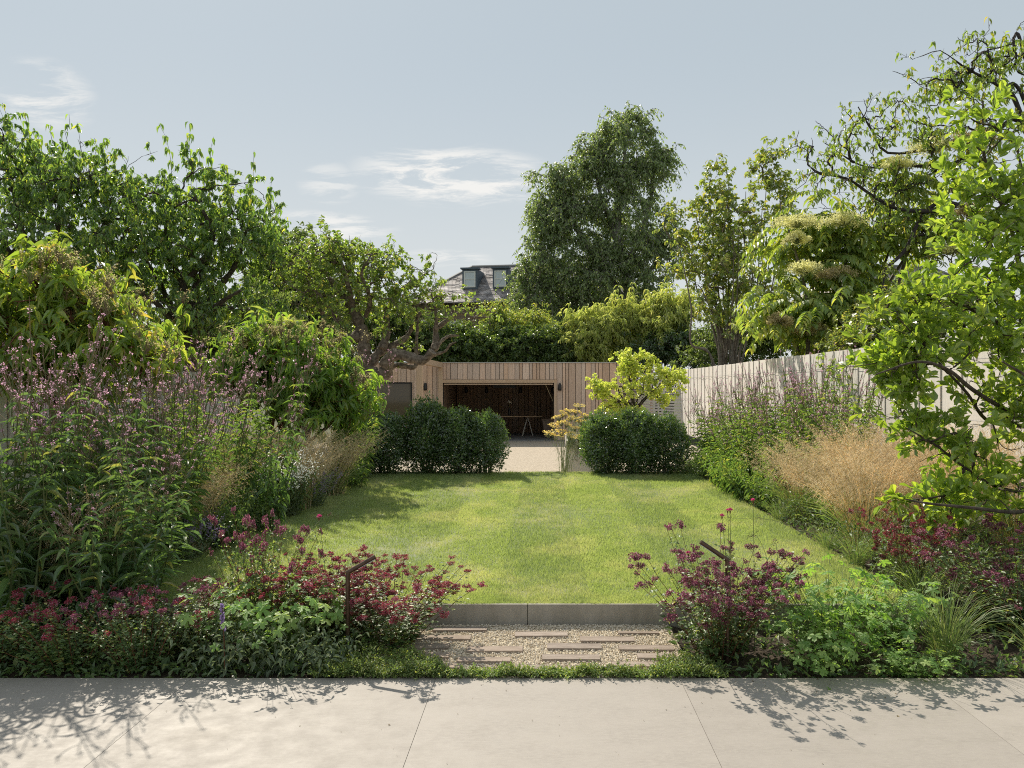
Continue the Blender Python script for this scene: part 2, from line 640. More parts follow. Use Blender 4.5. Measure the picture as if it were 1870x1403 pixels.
M['stem_pale'] = noisy_mat('pale_stem', (.16, .20, .07), (.22, .25, .10), 12, rough=.6)
M['twig'] = noisy_mat('dark_twig', (.035, .028, .03), (.075, .06, .058), 12, rough=.8)

# foliage
g = lambda *c: c
M['cherry'] = leaf_mat('cherry_leaf', [(0, g(.030, .058, .018)), (.45, g(.050, .088, .024)), (.8, g(.082, .120, .028)), (.95, g(.12, .15, .032)), (1, g(.16, .15, .03))], (1.8, 1.8, .6), .54, .34, .55, gain=1.4)
M['hepta'] = leaf_mat('shrub_leaf', [(0, g(.065, .105, .018)), (.6, g(.10, .145, .024)), (.9, g(.14, .16, .03)), (1, g(.20, .14, .035))], (1.8, 1.75, .6), .52, .40)
M['hepta_mid'] = leaf_mat('shrub_leaf_mid', [(0, g(.055, .10, .018)), (.7, g(.085, .135, .025)), (1, g(.14, .15, .04))], (1.8, 1.8, .6), .52, .42)
M['apple'] = leaf_mat('apple_leaf', [(0, g(.06, .095, .022)), (.6, g(.09, .125, .03)), (.93, g(.125, .145, .035)), (1, g(.19, .14, .04))], (1.6, 1.7, .6), .48, .5)
M['birch'] = leaf_mat('birch_leaf', [(0, g(.055, .082, .032)), (.6, g(.085, .118, .044)), (1, g(.14, .16, .062))], (1.5, 1.55, .7), .48, .45, gain=1.35)
M['bg'] = leaf_mat('background_leaf', [(0, g(.045, .072, .022)), (.7, g(.07, .10, .03)), (1, g(.10, .125, .04))], (1.6, 1.6, .7), .4, .5)
M['hedge'] = leaf_mat('laurel_leaf', [(0, g(.035, .062, .016)), (.7, g(.055, .088, .022)), (1, g(.11, .13, .03))], (1.6, 1.6, .6), .32, .34, gain=1.4)
M['bamboo'] = leaf_mat('bamboo_leaf', [(0, g(.16, .19, .05)), (.6, g(.23, .25, .075)), (1, g(.34, .32, .13))], (1.4, 1.45, .75), .5, .45, gain=1.0)
M['lilac'] = leaf_mat('multistem_leaf', [(0, g(.06, .09, .022)), (.7, g(.09, .12, .03)), (1, g(.17, .155, .045))], (1.7, 1.6, .6), .45, .45, gain=1.45)
M['aralia'] = leaf_mat('aralia_leaf', [(0, g(.065, .105, .024)), (.6, g(.10, .14, .03)), (1, g(.16, .17, .04))], (1.8, 1.7, .6), .48, .45)
M['walnut'] = leaf_mat('sparse_leaf', [(0, g(.07, .105, .022)), (.7, g(.10, .135, .03)), (.93, g(.15, .15, .03)), (1, g(.17, .12, .03))], (1.6, 1.7, .5), .48, .45)
M['magnolia'] = leaf_mat('bright_leaf', [(0, g(.075, .12, .016)), (.6, g(.115, .165, .022)), (1, g(.17, .20, .03))], (1.65, 1.65, .55), .44, .30, .6)
M['acer'] = leaf_mat('golden_leaf', [(0, g(.24, .30, .040)), (.6, g(.33, .375, .062)), (1, g(.45, .45, .11))], (1.25, 1.22, .7), .38, .5, gain=1.0)
M['clip'] = leaf_mat('clipped_leaf', [(0, g(.028, .052, .020)), (.7, g(.046, .078, .028)), (1, g(.085, .12, .036))], (1.5, 1.7, .6), .34, .17, 1.0)
M['boxball'] = leaf_mat('box_leaf', [(0, g(.030, .06, .014)), (1, g(.075, .11, .022))], (1.5, 1.6, .6), .25, .4)
M['vero'] = leaf_mat('culver_leaf', [(0, g(0.050, 0.094, 0.026)), (.7, g(0.078, 0.130, 0.036)), (1, g(0.156, 0.168, 0.048))], (1.7, 1.7, .6), .38, .42)
M['tall'] = leaf_mat('tall_leaf', [(0, g(.036, .070, .028)), (.7, g(.058, .098, .036)), (.95, g(.085, .12, .04)), (1, g(.19, .17, .05))], (1.7, 1.8, .7), .34, .30, .7)
M['under'] = leaf_mat('low_leaf', [(0, g(0.036, 0.066, 0.022)), (.7, g(0.060, 0.102, 0.030)), (1, g(0.108, 0.132, 0.048))], (1.6, 1.6, .7), .35, .5)
M['greyleaf'] = leaf_mat('grey_green_leaf', [(0, g(.06, .09, .05)), (1, g(.12, .15, .09))], (1.3, 1.3, .8), .3, .6)
M['oregano'] = leaf_mat('oregano_leaf', [(0, g(0.042, 0.078, 0.026)), (.8, g(0.072, 0.114, 0.036)), (1, g(0.192, 0.180, 0.048))], (1.6, 1.6, .6), .35, .5)
M['geranium'] = leaf_mat('cranesbill_leaf', [(0, g(.065, .125, .028)), (.7, g(.10, .17, .042)), (1, g(.16, .21, .06))], (1.6, 1.6, .6), .46, .56, .25)
M['cover'] = leaf_mat('mat_leaf', [(0, g(.07, .115, .026)), (.7, g(.115, .165, .04)), (1, g(.20, .20, .06))], (1.4, 1.4, .6), .36, .5)
M['blade'] = leaf_mat('grass_blade', [(0, g(.06, .10, .03)), (.7, g(.10, .14, .045)), (1, g(.17, .18, .075))], (1.4, 1.4, .7), .35, .5)
M['gold'] = leaf_mat('golden_grass', [(0, g(.34, .265, .145)), (.6, g(.46, .37, .215)), (1, g(.62, .52, .34))], (1.0, 1.0, .95), .30, .6, .2, gain=1.0)
M['pink'] = leaf_mat('pink_flower', [(0, g(.33, .165, .25)), (.6, g(.48, .28, .385)), (1, g(.63, .45, .53))], (1.1, 1.0, 1.05), .3, .6, .2, gain=1.0)
M['spike'] = noisy_mat('brown_spike', (.15, .10, .065), (.21, .17, .085), 20, rough=.8)
M['bract'] = leaf_mat('red_bract', [(0, g(.085, .010, .018)), (.5, g(.20, .018, .038)), (1, g(.36, .045, .085))], (1.3, 1, 1), .24, .6, .2, gain=1.0)
M['dusk'] = leaf_mat('purple_bract', [(0, g(.075, .018, .034)), (.5, g(.155, .034, .066)), (1, g(.28, .085, .14))], (1.2, 1, 1.05), .26, .6, .2, gain=1.0)
M['mauve'] = leaf_mat('mauve_petal', [(0, g(.20, .06, .11)), (.6, g(.33, .14, .21)), (1, g(.50, .29, .37))], (1.2, 1.1, 1.1), .25, .6, .2, gain=1.0)
M['carn'] = leaf_mat('carnation_petal', [(0, g(.36, .012, .11)), (1, g(.52, .05, .22))], (1.1, 1, 1.1), .2, .6, .2, gain=1.0)
M['fennel'] = leaf_mat('fennel_flower', [(0, g(.40, .31, .06)), (1, g(.58, .48, .13))], (1.1, 1.1, .8), .3, .6, .2, gain=1.0)
M['cream'] = leaf_mat('cream_flower', [(0, g(.36, .36, .17)), (1, g(.54, .52, .29))], (1.1, 1.1, .9), .35, .7, .2, gain=1.0)
M['tan'] = leaf_mat('tan_flower', [(0, g(.27, .22, .11)), (1, g(.40, .34, .18))], (1.1, 1.1, .9), .35, .7, .2, gain=1.0)
M['white'] = leaf_mat('white_flower', [(0, g(.62, .60, .56)), (1, g(.78, .76, .74))], (1, 1, 1), .3, .7, .2, gain=1.0)
M['lav'] = leaf_mat('lavender_flower', [(0, g(.13, .08, .20)), (1, g(.25, .18, .33))], (1, 1, 1.1), .3, .7, .2, gain=1.0)


def lawn_mats():
    out = []
    for nm, leafy in (('lawn_sheet', False), ('lawn_blades', True)):
        m, nt, b = new_mat(nm)
        geo = nd(nt, 'ShaderNodeNewGeometry')
        no = nd(nt, 'ShaderNodeTexNoise')
        mp = nd(nt, 'ShaderNodeMapping')
        mp.inputs['Scale'].default_value = (1, .8, 1)
        nt.links.new(geo.outputs['Position'], mp.inputs[0])
        nt.links.new(mp.outputs[0], no.inputs['Vector'])
        no.inputs['Scale'].default_value = 1.5
        no.inputs['Detail'].default_value = 8
        no.inputs['Roughness'].default_value = .68
        dry = maprange(nt, no.outputs[0], .44, .68)
        c = mixc(nt, dry, (.130, .166, .060), (.258, .252, .140))
        if leafy:
            c = mixc(nt, mth(nt, 'MULTIPLY', geo.outputs['Random Per Island'], .7), c, (.215, .258, .11))
            tr = nd(nt, 'ShaderNodeBsdfTranslucent')
            nt.links.new(mixc(nt, 1, c, (1.35, 1.35, .8), 'MULTIPLY'), tr.inputs[0])
            mx = nd(nt, 'ShaderNodeAddShader')
            nt.links.new(b.outputs[0], mx.inputs[0])
            nt.links.new(tr.outputs[0], mx.inputs[1])
            nt.links.new(mx.outputs[0], nt.nodes['Material Output'].inputs[0])
        nt.links.new(c, b.inputs['Base Color'])
        b.inputs['Roughness'].default_value = .55
        b.inputs['Specular IOR Level'].default_value = .3
        out.append(m)
    return out


M['lawn'], M['turf'] = lawn_mats()


def stone_mat():
    m, nt, b = new_mat('gravel_stones')
    nt.links.new(ramp(nt, rand_value(nt), [(0, (.44, .36, .26)), (.4, (.64, .55, .42)), (.85, (.78, .70, .57)), (1, (.50, .45, .41))]), b.inputs['Base Color'])
    b.inputs['Roughness'].default_value = .85
    return m


def brick_mat():
    m, nt, b = new_mat('stock_brick')
    tc = nd(nt, 'ShaderNodeTexCoord')
    mp = nd(nt, 'ShaderNodeMapping')
    mp.inputs['Rotation'].default_value = (R(90), 0, 0)
    nt.links.new(tc.outputs['Object'], mp.inputs[0])
    br = nd(nt, 'ShaderNodeTexBrick')
    br.inputs['Color1'].default_value = (.17, .125, .085, 1)
    br.inputs['Color2'].default_value = (.25, .19, .13, 1)
    br.inputs['Mortar'].default_value = (.12, .10, .08, 1)
    br.inputs['Scale'].default_value = 2.2
    nt.links.new(mp.outputs[0], br.inputs['Vector'])
    nt.links.new(br.outputs[0], b.inputs['Base Color'])
    b.inputs['Roughness'].default_value = .9
    return m


M['stones'] = stone_mat()
M['brick'] = brick_mat()

# ------------------------------------------------------------------ the ground
LAWN = (-2.85, 2.45, 4.885, 12.55)
LZ = .125            # lawn level
CZ = -.32            # sunken gravel court beyond the lawn
FX, LX = 4.6, -4.95  # garden fences
FACE = 26.0          # face of the timber building
rng = np.random.default_rng(5)

g_ = Geo()
n = 40
box(g_, -900, 900, -60, 1500, -1.2, CZ - .30)
structure('ground', g_, M['earth'])

g_ = Geo()
box(g_, -7.2, 4.85, 12.75, 31.5, CZ - .28, CZ)
structure('gravel_court', g_, M['court'])

# soil of the beds, gently uneven
def soil(name, x0, x1, y0, y1, z, amp, nx, ny):
    xs, ys = np.meshgrid(np.linspace(x0, x1, nx), np.linspace(y0, y1, ny))
    zz = z + amp * (np.sin(xs * 9.1 + ys * 3) * np.cos(ys * 11.3 - xs * 4) * .5 + rng.normal(size=xs.shape) * .35)
    zz[0, :] = z - .012
    V = np.stack([xs, ys, zz], -1).reshape(-1, 3)
    i, j = np.meshgrid(np.arange(nx - 1), np.arange(ny - 1))
    a = (j * nx + i).ravel()
    gg = Geo().add(V, np.stack([a, a + 1, a + nx + 1, a + nx], -1))
    box(gg, x0, x1, y0 + .01, y1, -.5, z - .06)
    structure(name, gg, M['soil'])


soil('soil_bed', LX + .02, -1.0, 3.972, 4.86, -.02, .02, 90, 24)
soil('soil_bed', .78, FX + .2, 3.972, 4.86, -.02, .02, 90, 24)
soil('soil_bed', LX + .02, -2.83, 4.861, 12.7, .09, .03, 40, 120)
soil('soil_bed', 2.43, FX - .04, 4.861, 14.6, .09, .03, 40, 120)

g_ = Geo()
xs, ys = np.linspace(LAWN[0], LAWN[1], 60), np.linspace(LAWN[2], LAWN[3], 90)
X_, Y_ = np.meshgrid(xs, ys)
Z_ = LZ - .012 + .006 * np.sin(X_ * 2.3 + 1) * np.sin(Y_ * 1.7)
a = (np.arange(89)[:, None] * 60 + np.arange(59)[None]).ravel()
g_.add(np.stack([X_, Y_, Z_], -1).reshape(-1, 3), np.stack([a, a + 1, a + 61, a + 60], -1))
box(g_, LAWN[0], LAWN[1], LAWN[2], LAWN[3], -.5, LZ - .03)
structure('lawn', g_, M['lawn'])


def grass():
    rng = np.random.default_rng(11)
    N = 420000
    # denser towards the terrace, where single blades show
    y = LAWN[2] + (LAWN[3] - LAWN[2]) * rng.random(N) ** 1.75
    x = LAWN[0] + (LAWN[1] - LAWN[0]) * rng.random(N)
    stripe = np.sign(np.sin((x + .3) * math.pi / .62))
    lean = np.stack([rng.normal(size=N) * .55, stripe * .35 + rng.normal(size=N) * .55, np.ones(N)], -1)
    tuft = .75 + .5 * (np.sin(x * 13 + 3 * np.sin(y * 7)) * np.sin(y * 11 + 2 * np.sin(x * 5)) * .5 + .5)
    h = rng.uniform(.014, .040, N) * tuft
    w = rng.uniform(.0016, .0030, N) * (1 + (y - 4.9) * .10)
    b = np.stack([x, y, np.full(N, LZ - .018)], -1)
    tip = b + unit(lean) * (h[:, None] + .006)
    s = unit(np.stack([rng.normal(size=N), rng.normal(size=N) * .5, np.zeros(N)], -1)) * w[:, None]
    V = np.stack([b - s, b + s, tip], 1).reshape(-1, 3)
    F = np.arange(N * 3).reshape(-1, 3)
    # longer fringe hanging over the stone edging
    gg = Geo().add(V, F)
    o = link('grass', gg.mesh('grass', M['turf']), kind='stuff')
    tag(o, 'short mown green grass with paler dry patches on the lawn', 'grass')


grass()

# ------------------------------------------------------------------ terrace
patio = Geo()
box(patio, -8.4, 8.4, -2.2, 3.955, -.34, -.012)
patio = structure('patio', patio, M['grout'])
JX = [-.549 + 1.2585 * k for k in range(-6, 8)]
pm = box_mesh('paver', M['paver'], 0)
for a, b in zip(JX[:-1], JX[1:]):
    for r in range(3):
        y1 = 3.96 - r * 2.0
        piece('paver', pm, ((a + b) / 2, y1 - 1.0, -.016), (b - a - .0022, 2.0 - .0022, .032), patio)

def petals():
    rng = np.random.default_rng(8)
    n = 170
    x = np.concatenate([rng.normal(1.5, .45, 90), rng.uniform(-2.6, 2.6, 80)])
    y = 3.95 - np.abs(rng.normal(size=n)) * np.where(np.arange(n) < 90, .16, .5)
    p = np.stack([x, y, np.full(n, .003)], -1)
    L = rng.uniform(.003, .010, n) * np.where(rng.random(n) < .08, 2.2, 1)
    d = unit(rdir(rng, n) * (1, 1, .15))
    o = link('fallen_petals', Geo().add(*put(L_SMALL, p, d, unit(UP + rdir(rng, n) * .25), L, L * .6)).mesh('fallen_petals', M['spike']), kind='stuff')
    tag(o, 'tiny dark fallen petals and leaf bits on the pale paving', 'petals')


petals()

# path of setts in gravel
g_ = Geo()
box(g_, -1.02, .80, 3.968, 4.862, -.3, -.006)
path = structure('gravel_path', g_, M['gravel_bed'])
setts = [(225, 575, 222, 255), (120, 470, 278, 312), (757, 1100, 255, 290), (1432, 1700, 253, 273), (1183, 1535, 287, 323), (445, 808, 350, 390),
         (968, 1320, 332, 372), (1437, 1790, 343, 380), (385, 730, 418, 460), (935, 1310, 402, 445), (1555, 1800, 395, 437), (760, 1060, 470, 512),
         (1390, 1690, 450, 490), (40, 330, 330, 372), (20, 330, 390, 432), (80, 400, 462, 505)]
rs = random.Random(3)


def sett_mesh():
    me = box_mesh('sett', M['sett'], .012)
    for v in me.vertices:
        v.co.z += rs.uniform(-.02, .02)
        v.co.y += rs.uniform(-.04, .04)
    return me


sms = [sett_mesh() for _ in range(4)]
sett_boxes = []
for X0, X1, Y0, Y1 in setts:
    pa = ground_at(730 + X0 / 3.596, 1080 + (Y0 + 0) / 3.596, .018)
    pb = ground_at(730 + X1 / 3.596, 1080 + (Y1 - 9) / 3.596, .018)
    xa = pa[0]
    xb = (730 + X1 / 3.596 - VX) * pa[1] / FPX
    ya, yb = pa[1], max(pb[1], 3.985)
    sett_boxes.append((xa, xb, yb, ya))
    piece('sett', rs.choice(sms), ((xa + xb) / 2, (ya + yb) / 2, -.021), (xb - xa, ya - yb, .06), path, rz=rs.uniform(-.012, .012), rx=rs.uniform(-.02, .02))


def gravel():
    rng = np.random.default_rng(2)
    N = 17000
    p = np.stack([rng.uniform(-1.02, .80, N), rng.uniform(3.975, 4.855, N), np.full(N, -.004)], -1)
    keep = np.ones(N, bool)
    for x0, x1, y0, y1 in sett_boxes:
        keep &= ~((p[:, 0] > x0 + .004) & (p[:, 0] < x1 - .004) & (p[:, 1] > y0 + .004) & (p[:, 1] < y1 - .004))
    p = p[keep]
    N = len(p)
    p[:, 2] += rng.uniform(-.002, .005, N)
    oct_v = np.array([(1, 0, 0), (0, 1, 0), (-1, 0, 0), (0, -1, 0), (0, 0, .8), (0, 0, -.8)], float)
    oct_f = np.array([[0, 1, 4], [1, 2, 4], [2, 3, 4], [3, 0, 4], [1, 0, 5], [2, 1, 5], [3, 2, 5], [0, 3, 5]])
    s = rng.uniform(.003, .0085, (N, 1, 1)) * rng.uniform(.6, 1.2, (N, 6, 1))
    a = rng.uniform(0, 6.28, N)
    ca, sa = np.cos(a)[:, None], np.sin(a)[:, None]
    V = oct_v[None] * s
    V = np.stack([V[..., 0] * ca - V[..., 1] * sa, V[..., 0] * sa + V[..., 1] * ca, V[..., 2]], -1) + p[:, None]
    F = oct_f[None] + (np.arange(N) * 6)[:, None, None]
    o = link('gravel', Geo().add(V.reshape(-1, 3), F.reshape(-1, 3)).mesh('gravel', M['stones']), kind='stuff')
    tag(o, 'cream gravel stones lying between the narrow setts of the path', 'gravel')


gravel()

edge = thing('lawn_edging', 'low grey stone edging holding up the front of the lawn', 'edging', (0, 4.872, 0))
em = box_mesh('panel', M['edging'], 0)
for a, b in ((-2.84, -1.55), (-1.546, -.094), (-.09, 1.36), (1.364, 2.44)):
    piece('panel', em, ((a + b) / 2, 0, .03), (b - a, .022, .19), edge)

# two steps down from lawn to court, hidden in the main by hedges
st = Geo()
for k in range(3):
    box(st, -1.0, 1.1, 12.56 + k * .30, 12.86 + k * .30, CZ - .02, .06 - k * .14)
structure('garden_steps', st, M['concrete'])

# ------------------------------------------------------------------ timber building at the end of the garden
def outbuilding():
    t = thing('garden_building', 'long flat roofed cedar clad building with an open garage doorway', 'building', (-2.0, FACE, CZ))
    L = lambda x, y, z: (x + 2.0, y - FACE, z - CZ)
    X0, X1, TOP = -7.0, 2.75, 2.33
    DX0, DX1, DT = -3.36, .40, 1.66      # doorway
    WX0, WX1, WT, WB = -6.05, -4.45, 1.63, .35
    bm = box_mesh('board', M['cedar'])
    rb = random.Random(8)
    g = Geo()
    # backing wall behind the boards, in butted pieces
    for x0, x1, z0, z1 in ((X0, WX0, CZ, TOP - .02), (WX0, WX1, CZ, WB), (WX0, WX1, WT, TOP - .02), (WX1, DX0, CZ, TOP - .02), (DX0, DX1, DT, TOP - .02), (DX1, X1, CZ, TOP - .02)):
        a, b = L(x0, FACE + .03, z0), L(x1, FACE + .2, z1)
        box(g, a[0], b[0], a[1], b[1], a[2], b[2])
    link('wall', g.mesh('wall', M['dark_wood']), t)
    x = X0
    while x < X1 - .03:
        w = rb.choice([.105, .145, .145, .19, .19, .235])
        w = min(w, X1 - x)
        for lim in (WX0, WX1, DX0 - .14, DX1 + .10):
            if x < lim - .02 < x + w:
                w = lim - x if lim - x > .04 else w
        if DX0 - .15 < x < DX0 - .01:
            x = DX0 - .001
            continue
        c = x + w / 2
        segs = [(CZ + .03, TOP)]
        if WX0 - .01 < c < WX1 + .01:
            segs = [(CZ + .03, WB - .05), (WT + .05, TOP)]
        if DX0 - .01 < c < DX1 + .09:
            segs = [(DT + .115, TOP)]
        for z0, z1 in segs:
            prd = rb.uniform(-.006, .006)
            piece('board', bm, L(c, FACE + prd + .012, (z0 + z1) / 2), (w - .016, .024, z1 - z0), t)
        x += w
    # roof, trim, frames
    a, b = L(X0 - .03, FACE - .03, TOP), L(X1 + .03, FACE + 5.6, TOP + .03)
    link('roof', box(Geo(), a[0], b[0], a[1], b[1], a[2], b[2]).mesh('roof', M['trim']), t)
    fm = box_mesh('door_frame', M['cedar_smooth'])
    piece('door_frame', fm, L((DX0 + DX1) / 2, FACE - .012, DT + .055), (DX1 - DX0 + .2, .07, .11), t)
    piece('door_frame', fm, L(DX0 - .075, FACE - .03, (CZ + TOP) / 2), (.145, .08, TOP - CZ - .01), t)
    piece('door_frame', fm, L(DX1 + .05, FACE - .012, (CZ + DT) / 2), (.095, .07, DT - CZ), t)
    # window with frame and pane
    wf = Geo()
    for x0, x1, z0, z1 in ((WX0, WX1, WT, WT + .045), (WX0, WX1, WB - .045, WB), (WX0 - .045, WX0, WB - .045, WT + .045), (WX1, WX1 + .045, WB - .045, WT + .045)):
        a, b = L(x0, FACE - .02, z0), L(x1, FACE + .06, z1)
        box(wf, a[0], b[0], a[1], b[1], a[2], b[2])
    w = link('window', wf.mesh('window', M['black']), t)
    a, b = L(WX0, FACE + .012, WB), L(WX1, FACE + .03, WT)
    link('pane', box(Geo(), a[0], b[0], a[1], b[1], a[2], b[2]).mesh('pane', M['pane']), w)
    # garage interior
    D = 4.4
    g = Geo()
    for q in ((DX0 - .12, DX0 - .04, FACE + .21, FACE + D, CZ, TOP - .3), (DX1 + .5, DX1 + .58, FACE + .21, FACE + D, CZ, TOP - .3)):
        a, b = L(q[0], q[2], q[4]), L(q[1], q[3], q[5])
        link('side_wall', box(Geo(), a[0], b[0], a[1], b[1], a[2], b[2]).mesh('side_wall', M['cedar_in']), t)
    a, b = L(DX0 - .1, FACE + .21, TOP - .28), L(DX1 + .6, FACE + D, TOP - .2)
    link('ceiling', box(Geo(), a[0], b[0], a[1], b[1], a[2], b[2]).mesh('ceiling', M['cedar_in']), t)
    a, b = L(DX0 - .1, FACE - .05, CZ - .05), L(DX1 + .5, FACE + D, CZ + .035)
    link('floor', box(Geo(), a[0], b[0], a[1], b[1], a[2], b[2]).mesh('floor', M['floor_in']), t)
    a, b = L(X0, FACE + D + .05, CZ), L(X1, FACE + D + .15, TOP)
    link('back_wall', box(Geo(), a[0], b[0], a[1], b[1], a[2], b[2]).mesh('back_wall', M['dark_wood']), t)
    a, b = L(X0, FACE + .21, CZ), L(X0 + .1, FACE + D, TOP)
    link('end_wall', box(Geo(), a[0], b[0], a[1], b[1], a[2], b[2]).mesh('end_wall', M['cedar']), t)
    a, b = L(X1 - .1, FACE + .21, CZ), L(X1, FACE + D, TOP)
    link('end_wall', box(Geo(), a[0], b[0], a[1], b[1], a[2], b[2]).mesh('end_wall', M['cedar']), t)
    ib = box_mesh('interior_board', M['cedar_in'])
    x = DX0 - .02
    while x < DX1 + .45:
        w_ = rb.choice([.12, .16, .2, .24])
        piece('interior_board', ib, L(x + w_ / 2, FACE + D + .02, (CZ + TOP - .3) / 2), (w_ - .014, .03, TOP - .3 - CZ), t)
        x += w_
    # lifted door folded up under the lintel
    piece('garage_door', box_mesh('garage_door', M['cedar_smooth']), L((DX0 + DX1) / 2, FACE + .75, DT - .02), (DX1 - DX0 - .06, 1.5, .04), t, rx=R(2))
    g = Geo()
    tube(g, [L(DX1 - .30, FACE + .1, DT - .02), L(DX1 - .22, FACE + .12, DT - .2), L(DX1 - .03, FACE + .14, DT - .62)], .008, 4)
    link('pull_cord', g.mesh('pull_cord', M['rope']), t)
    return t


outbuilding()


def wall_lamp(x, y, z, label, h=.19):
    """bell-shaped outdoor lamp: back plate and hood, open below"""
    t = thing('wall_lamp', label, 'lamp', (x, y, z), group='black wall lamps of the timber building')
    g = Geo()
    n = 10
    prof = [(.0, h * .5), (.028, h * .48), (.04, h * .38), (.058, h * .2), (.062, -.2 * h), (.056, -.48 * h), (.046, -.48 * h)]
    V = [(r * math.cos(2 * math.pi * i / n), -.07 + r * math.sin(2 * math.pi * i / n), zz) for r, zz in prof for i in range(n)]
    g.add(V, [[k * n + i, k * n + (i + 1) % n, (k + 1) * n + (i + 1) % n, (k + 1) * n + i] for k in range(len(prof) - 1) for i in range(n)])
    link('lamp_shade', g.mesh('lamp_shade', M['black'], True), t)
    g = box(Geo(), -.035, .035, -.03, 0, -h * .3, h * .42)
    link('back_plate', g.mesh('back_plate', M['black']), t)


wall_lamp(-3.95, FACE - .005, 1.53, 'black wall lamp on the boards between pergola post and doorway', .26)
wall_lamp(.60, FACE - .005, 1.52, 'black wall lamp just outside the open garage doorway', .26)
for x, lab in ((-3.0, 'black lamp inside the garage nearest the corner of the window side'), (-2.2, 'black lamp on the inner garage wall beside the heater'),
               (-.85, 'black lamp on the inner garage wall below the heater'), (.42, 'black lamp on the inner garage wall above the wooden bin')):
    wall_lamp(x, FACE + 4.4, 1.40, lab, .24)


def garage_things():
    t = thing('heater', 'black slim heater panel hanging under the garage ceiling', 'heater', (-1.45, FACE + 3.6, 1.58))
    g = box(Geo(), -.42, .42, -.08, .08, -.09, .06)
    link('casing', g.mesh('casing', M['black']), t)
    for x in (-.3, .3):
        g = Geo()
        tube(g, [(x, 0, .06), (x, 0, .47)], .01, 5)
        link('hanger', g.mesh('hanger', M['black']), t)
    y = FACE + 2.6
    t = thing('trestle_table', 'long table with thin pale top on A shaped trestle legs', 'table', (-1.2, y, CZ + .035))
    g = box(Geo(), -1.2, 1.2, -.35, .35, .70, .735)
    link('table_top', g.mesh('table_top', M['cedar_smooth']), t)
    for x in (-.85, .66):
        for s in (-1, 1):
            g = Geo()
            tube(g, [(x, 0, .69), (x + s * .2, -.27, 0)], .017, 4)
            link('leg', g.mesh('leg', M['concrete']), t)
            g = Geo()
            tube(g, [(x, 0, .69), (x + s * .18, .27, 0)], .017, 4)
            link('leg', g.mesh('leg', M['concrete']), t)
    t = thing('wooden_bin', 'tapered wooden bin standing beside the garage doorway', 'bin', (.28, FACE + 1.9, CZ + .035))
    V = [(-.19, -.17, 0), (.19, -.17, 0), (.19, .17, 0), (-.19, .17, 0), (-.27, -.24, .62), (.27, -.24, .62), (.27, .24, .62), (-.27, .24, .62)]
    link('body', Geo().add(V, BOX_F).mesh('body', M['cedar_in']), t)
    g = Geo()
    for q in ((-.285, .285, -.26, -.225), (-.285, .285, .225, .26)):
        box(g, q[0], q[1], q[2], q[3], .605, .64)
    for q in ((-.285, -.25, -.225, .225), (.25, .285, -.225, .225)):
        box(g, q[0], q[1], q[2], q[3], .605, .64)
    link('rim', g.mesh('rim', M['cedar_in']), t)
    # bottle-like vase with a few dry stems on the table
    t = thing('vase', 'small dark vase with pale dried flowers standing on the garage table', 'vase', (-1.22, y, CZ + .77))
    g = Geo()
    tube(g, [(0, 0, 0), (0, 0, .1), (0, 0, .18), (0, 0, .26), (0, 0, .3)], [.04, .055, .05, .022, .026], 9)
    link('body', g.mesh('body', M['black'], True), t)
    rg = np.random.default_rng(1)
    g = Geo()
    for k in range(6):
        e = np.array([rg.normal() * .07, rg.normal() * .05, .48 + rg.random() * .1])
        tube(g, [(0, 0, .29), e * (.4, .4, .8), e], .004, 3)
        V, F = put(L_TINY, e[None] + rg.normal(size=(9, 3)) * .012, rdir(rg, 9), rdir(rg, 9), .035, .03)
        g.add(V, F, 1)
    link('flower', g.mesh('flower', [M['stem_pale'], M['white']]), t, kind='stuff')


garage_things()


def pergola():
    d = 21.6
    x = -3.45
    t = thing('pergola', 'single cedar post carrying a beam back to the building', 'pergola', (x, d, CZ))
    pm_ = box_mesh('post', M['cedar_smooth'], .05)
    piece('post', pm_, (0, 0, 1.25), (.17, .17, 2.5), t)
    bm = box_mesh('beam', M['cedar_smooth'])
    piece('beam', bm, (0, (FACE - .05 - d) / 2, 2.58), (.15, FACE - d + .06, .17), t)


pergola()


# ------------------------------------------------------------------ board fences
def board_fence(name, label, p0, p1, z0, z1, widths, seed, mat, flip=1, wire=True):
    p0, p1 = np.array(p0, float), np.array(p1, float)
    ln = np.linalg.norm(p1 - p0)
    rz = math.atan2(p1[1] - p0[1], p1[0] - p0[0])
    t = thing(name, label, 'fence', (p0[0], p0[1], z0), rz)
    bm = box_mesh('board', M[mat])
    rb = random.Random(seed)
    x = 0
    k = 0
    while x < ln - .05:
        w = rb.choice(widths)
        k += 1
        piece('board', bm, (x + w / 2, flip * ((.017 if k % 2 else 0) + rb.uniform(.0, .006)), (z1 - z0) / 2 + rb.uniform(-.006, .006)), (w - .010, .022, z1 - z0), t, ry=rb.uniform(-.002, .002))
        x += w
    g = box(Geo(), 0, ln, min(-flip * .03, flip * .006), max(-flip * .03, flip * .006), .02, z1 - z0 - .03)
    link('backing', g.mesh('backing', M['fence_dark']), t)
    g = Geo()
    for zz in (.4, 1.5):
        box(g, 0, ln, -flip * .075 - .035, -flip * .075 + .04, zz, zz + .09)
    link('rail', g.mesh('rail', M['fence_dark']), t)
    if wire:
        for zz in (.75, 1.15, z1 - z0 - .27):
            g = Geo()
            n = 24
            tube(g, [(ln * i / n, flip * (.05), zz + .006 * math.sin(i * 2.1)) for i in range(n + 1)], .0035, 3)
            link('wire', g.mesh('wire', M['black']), t)
    return t


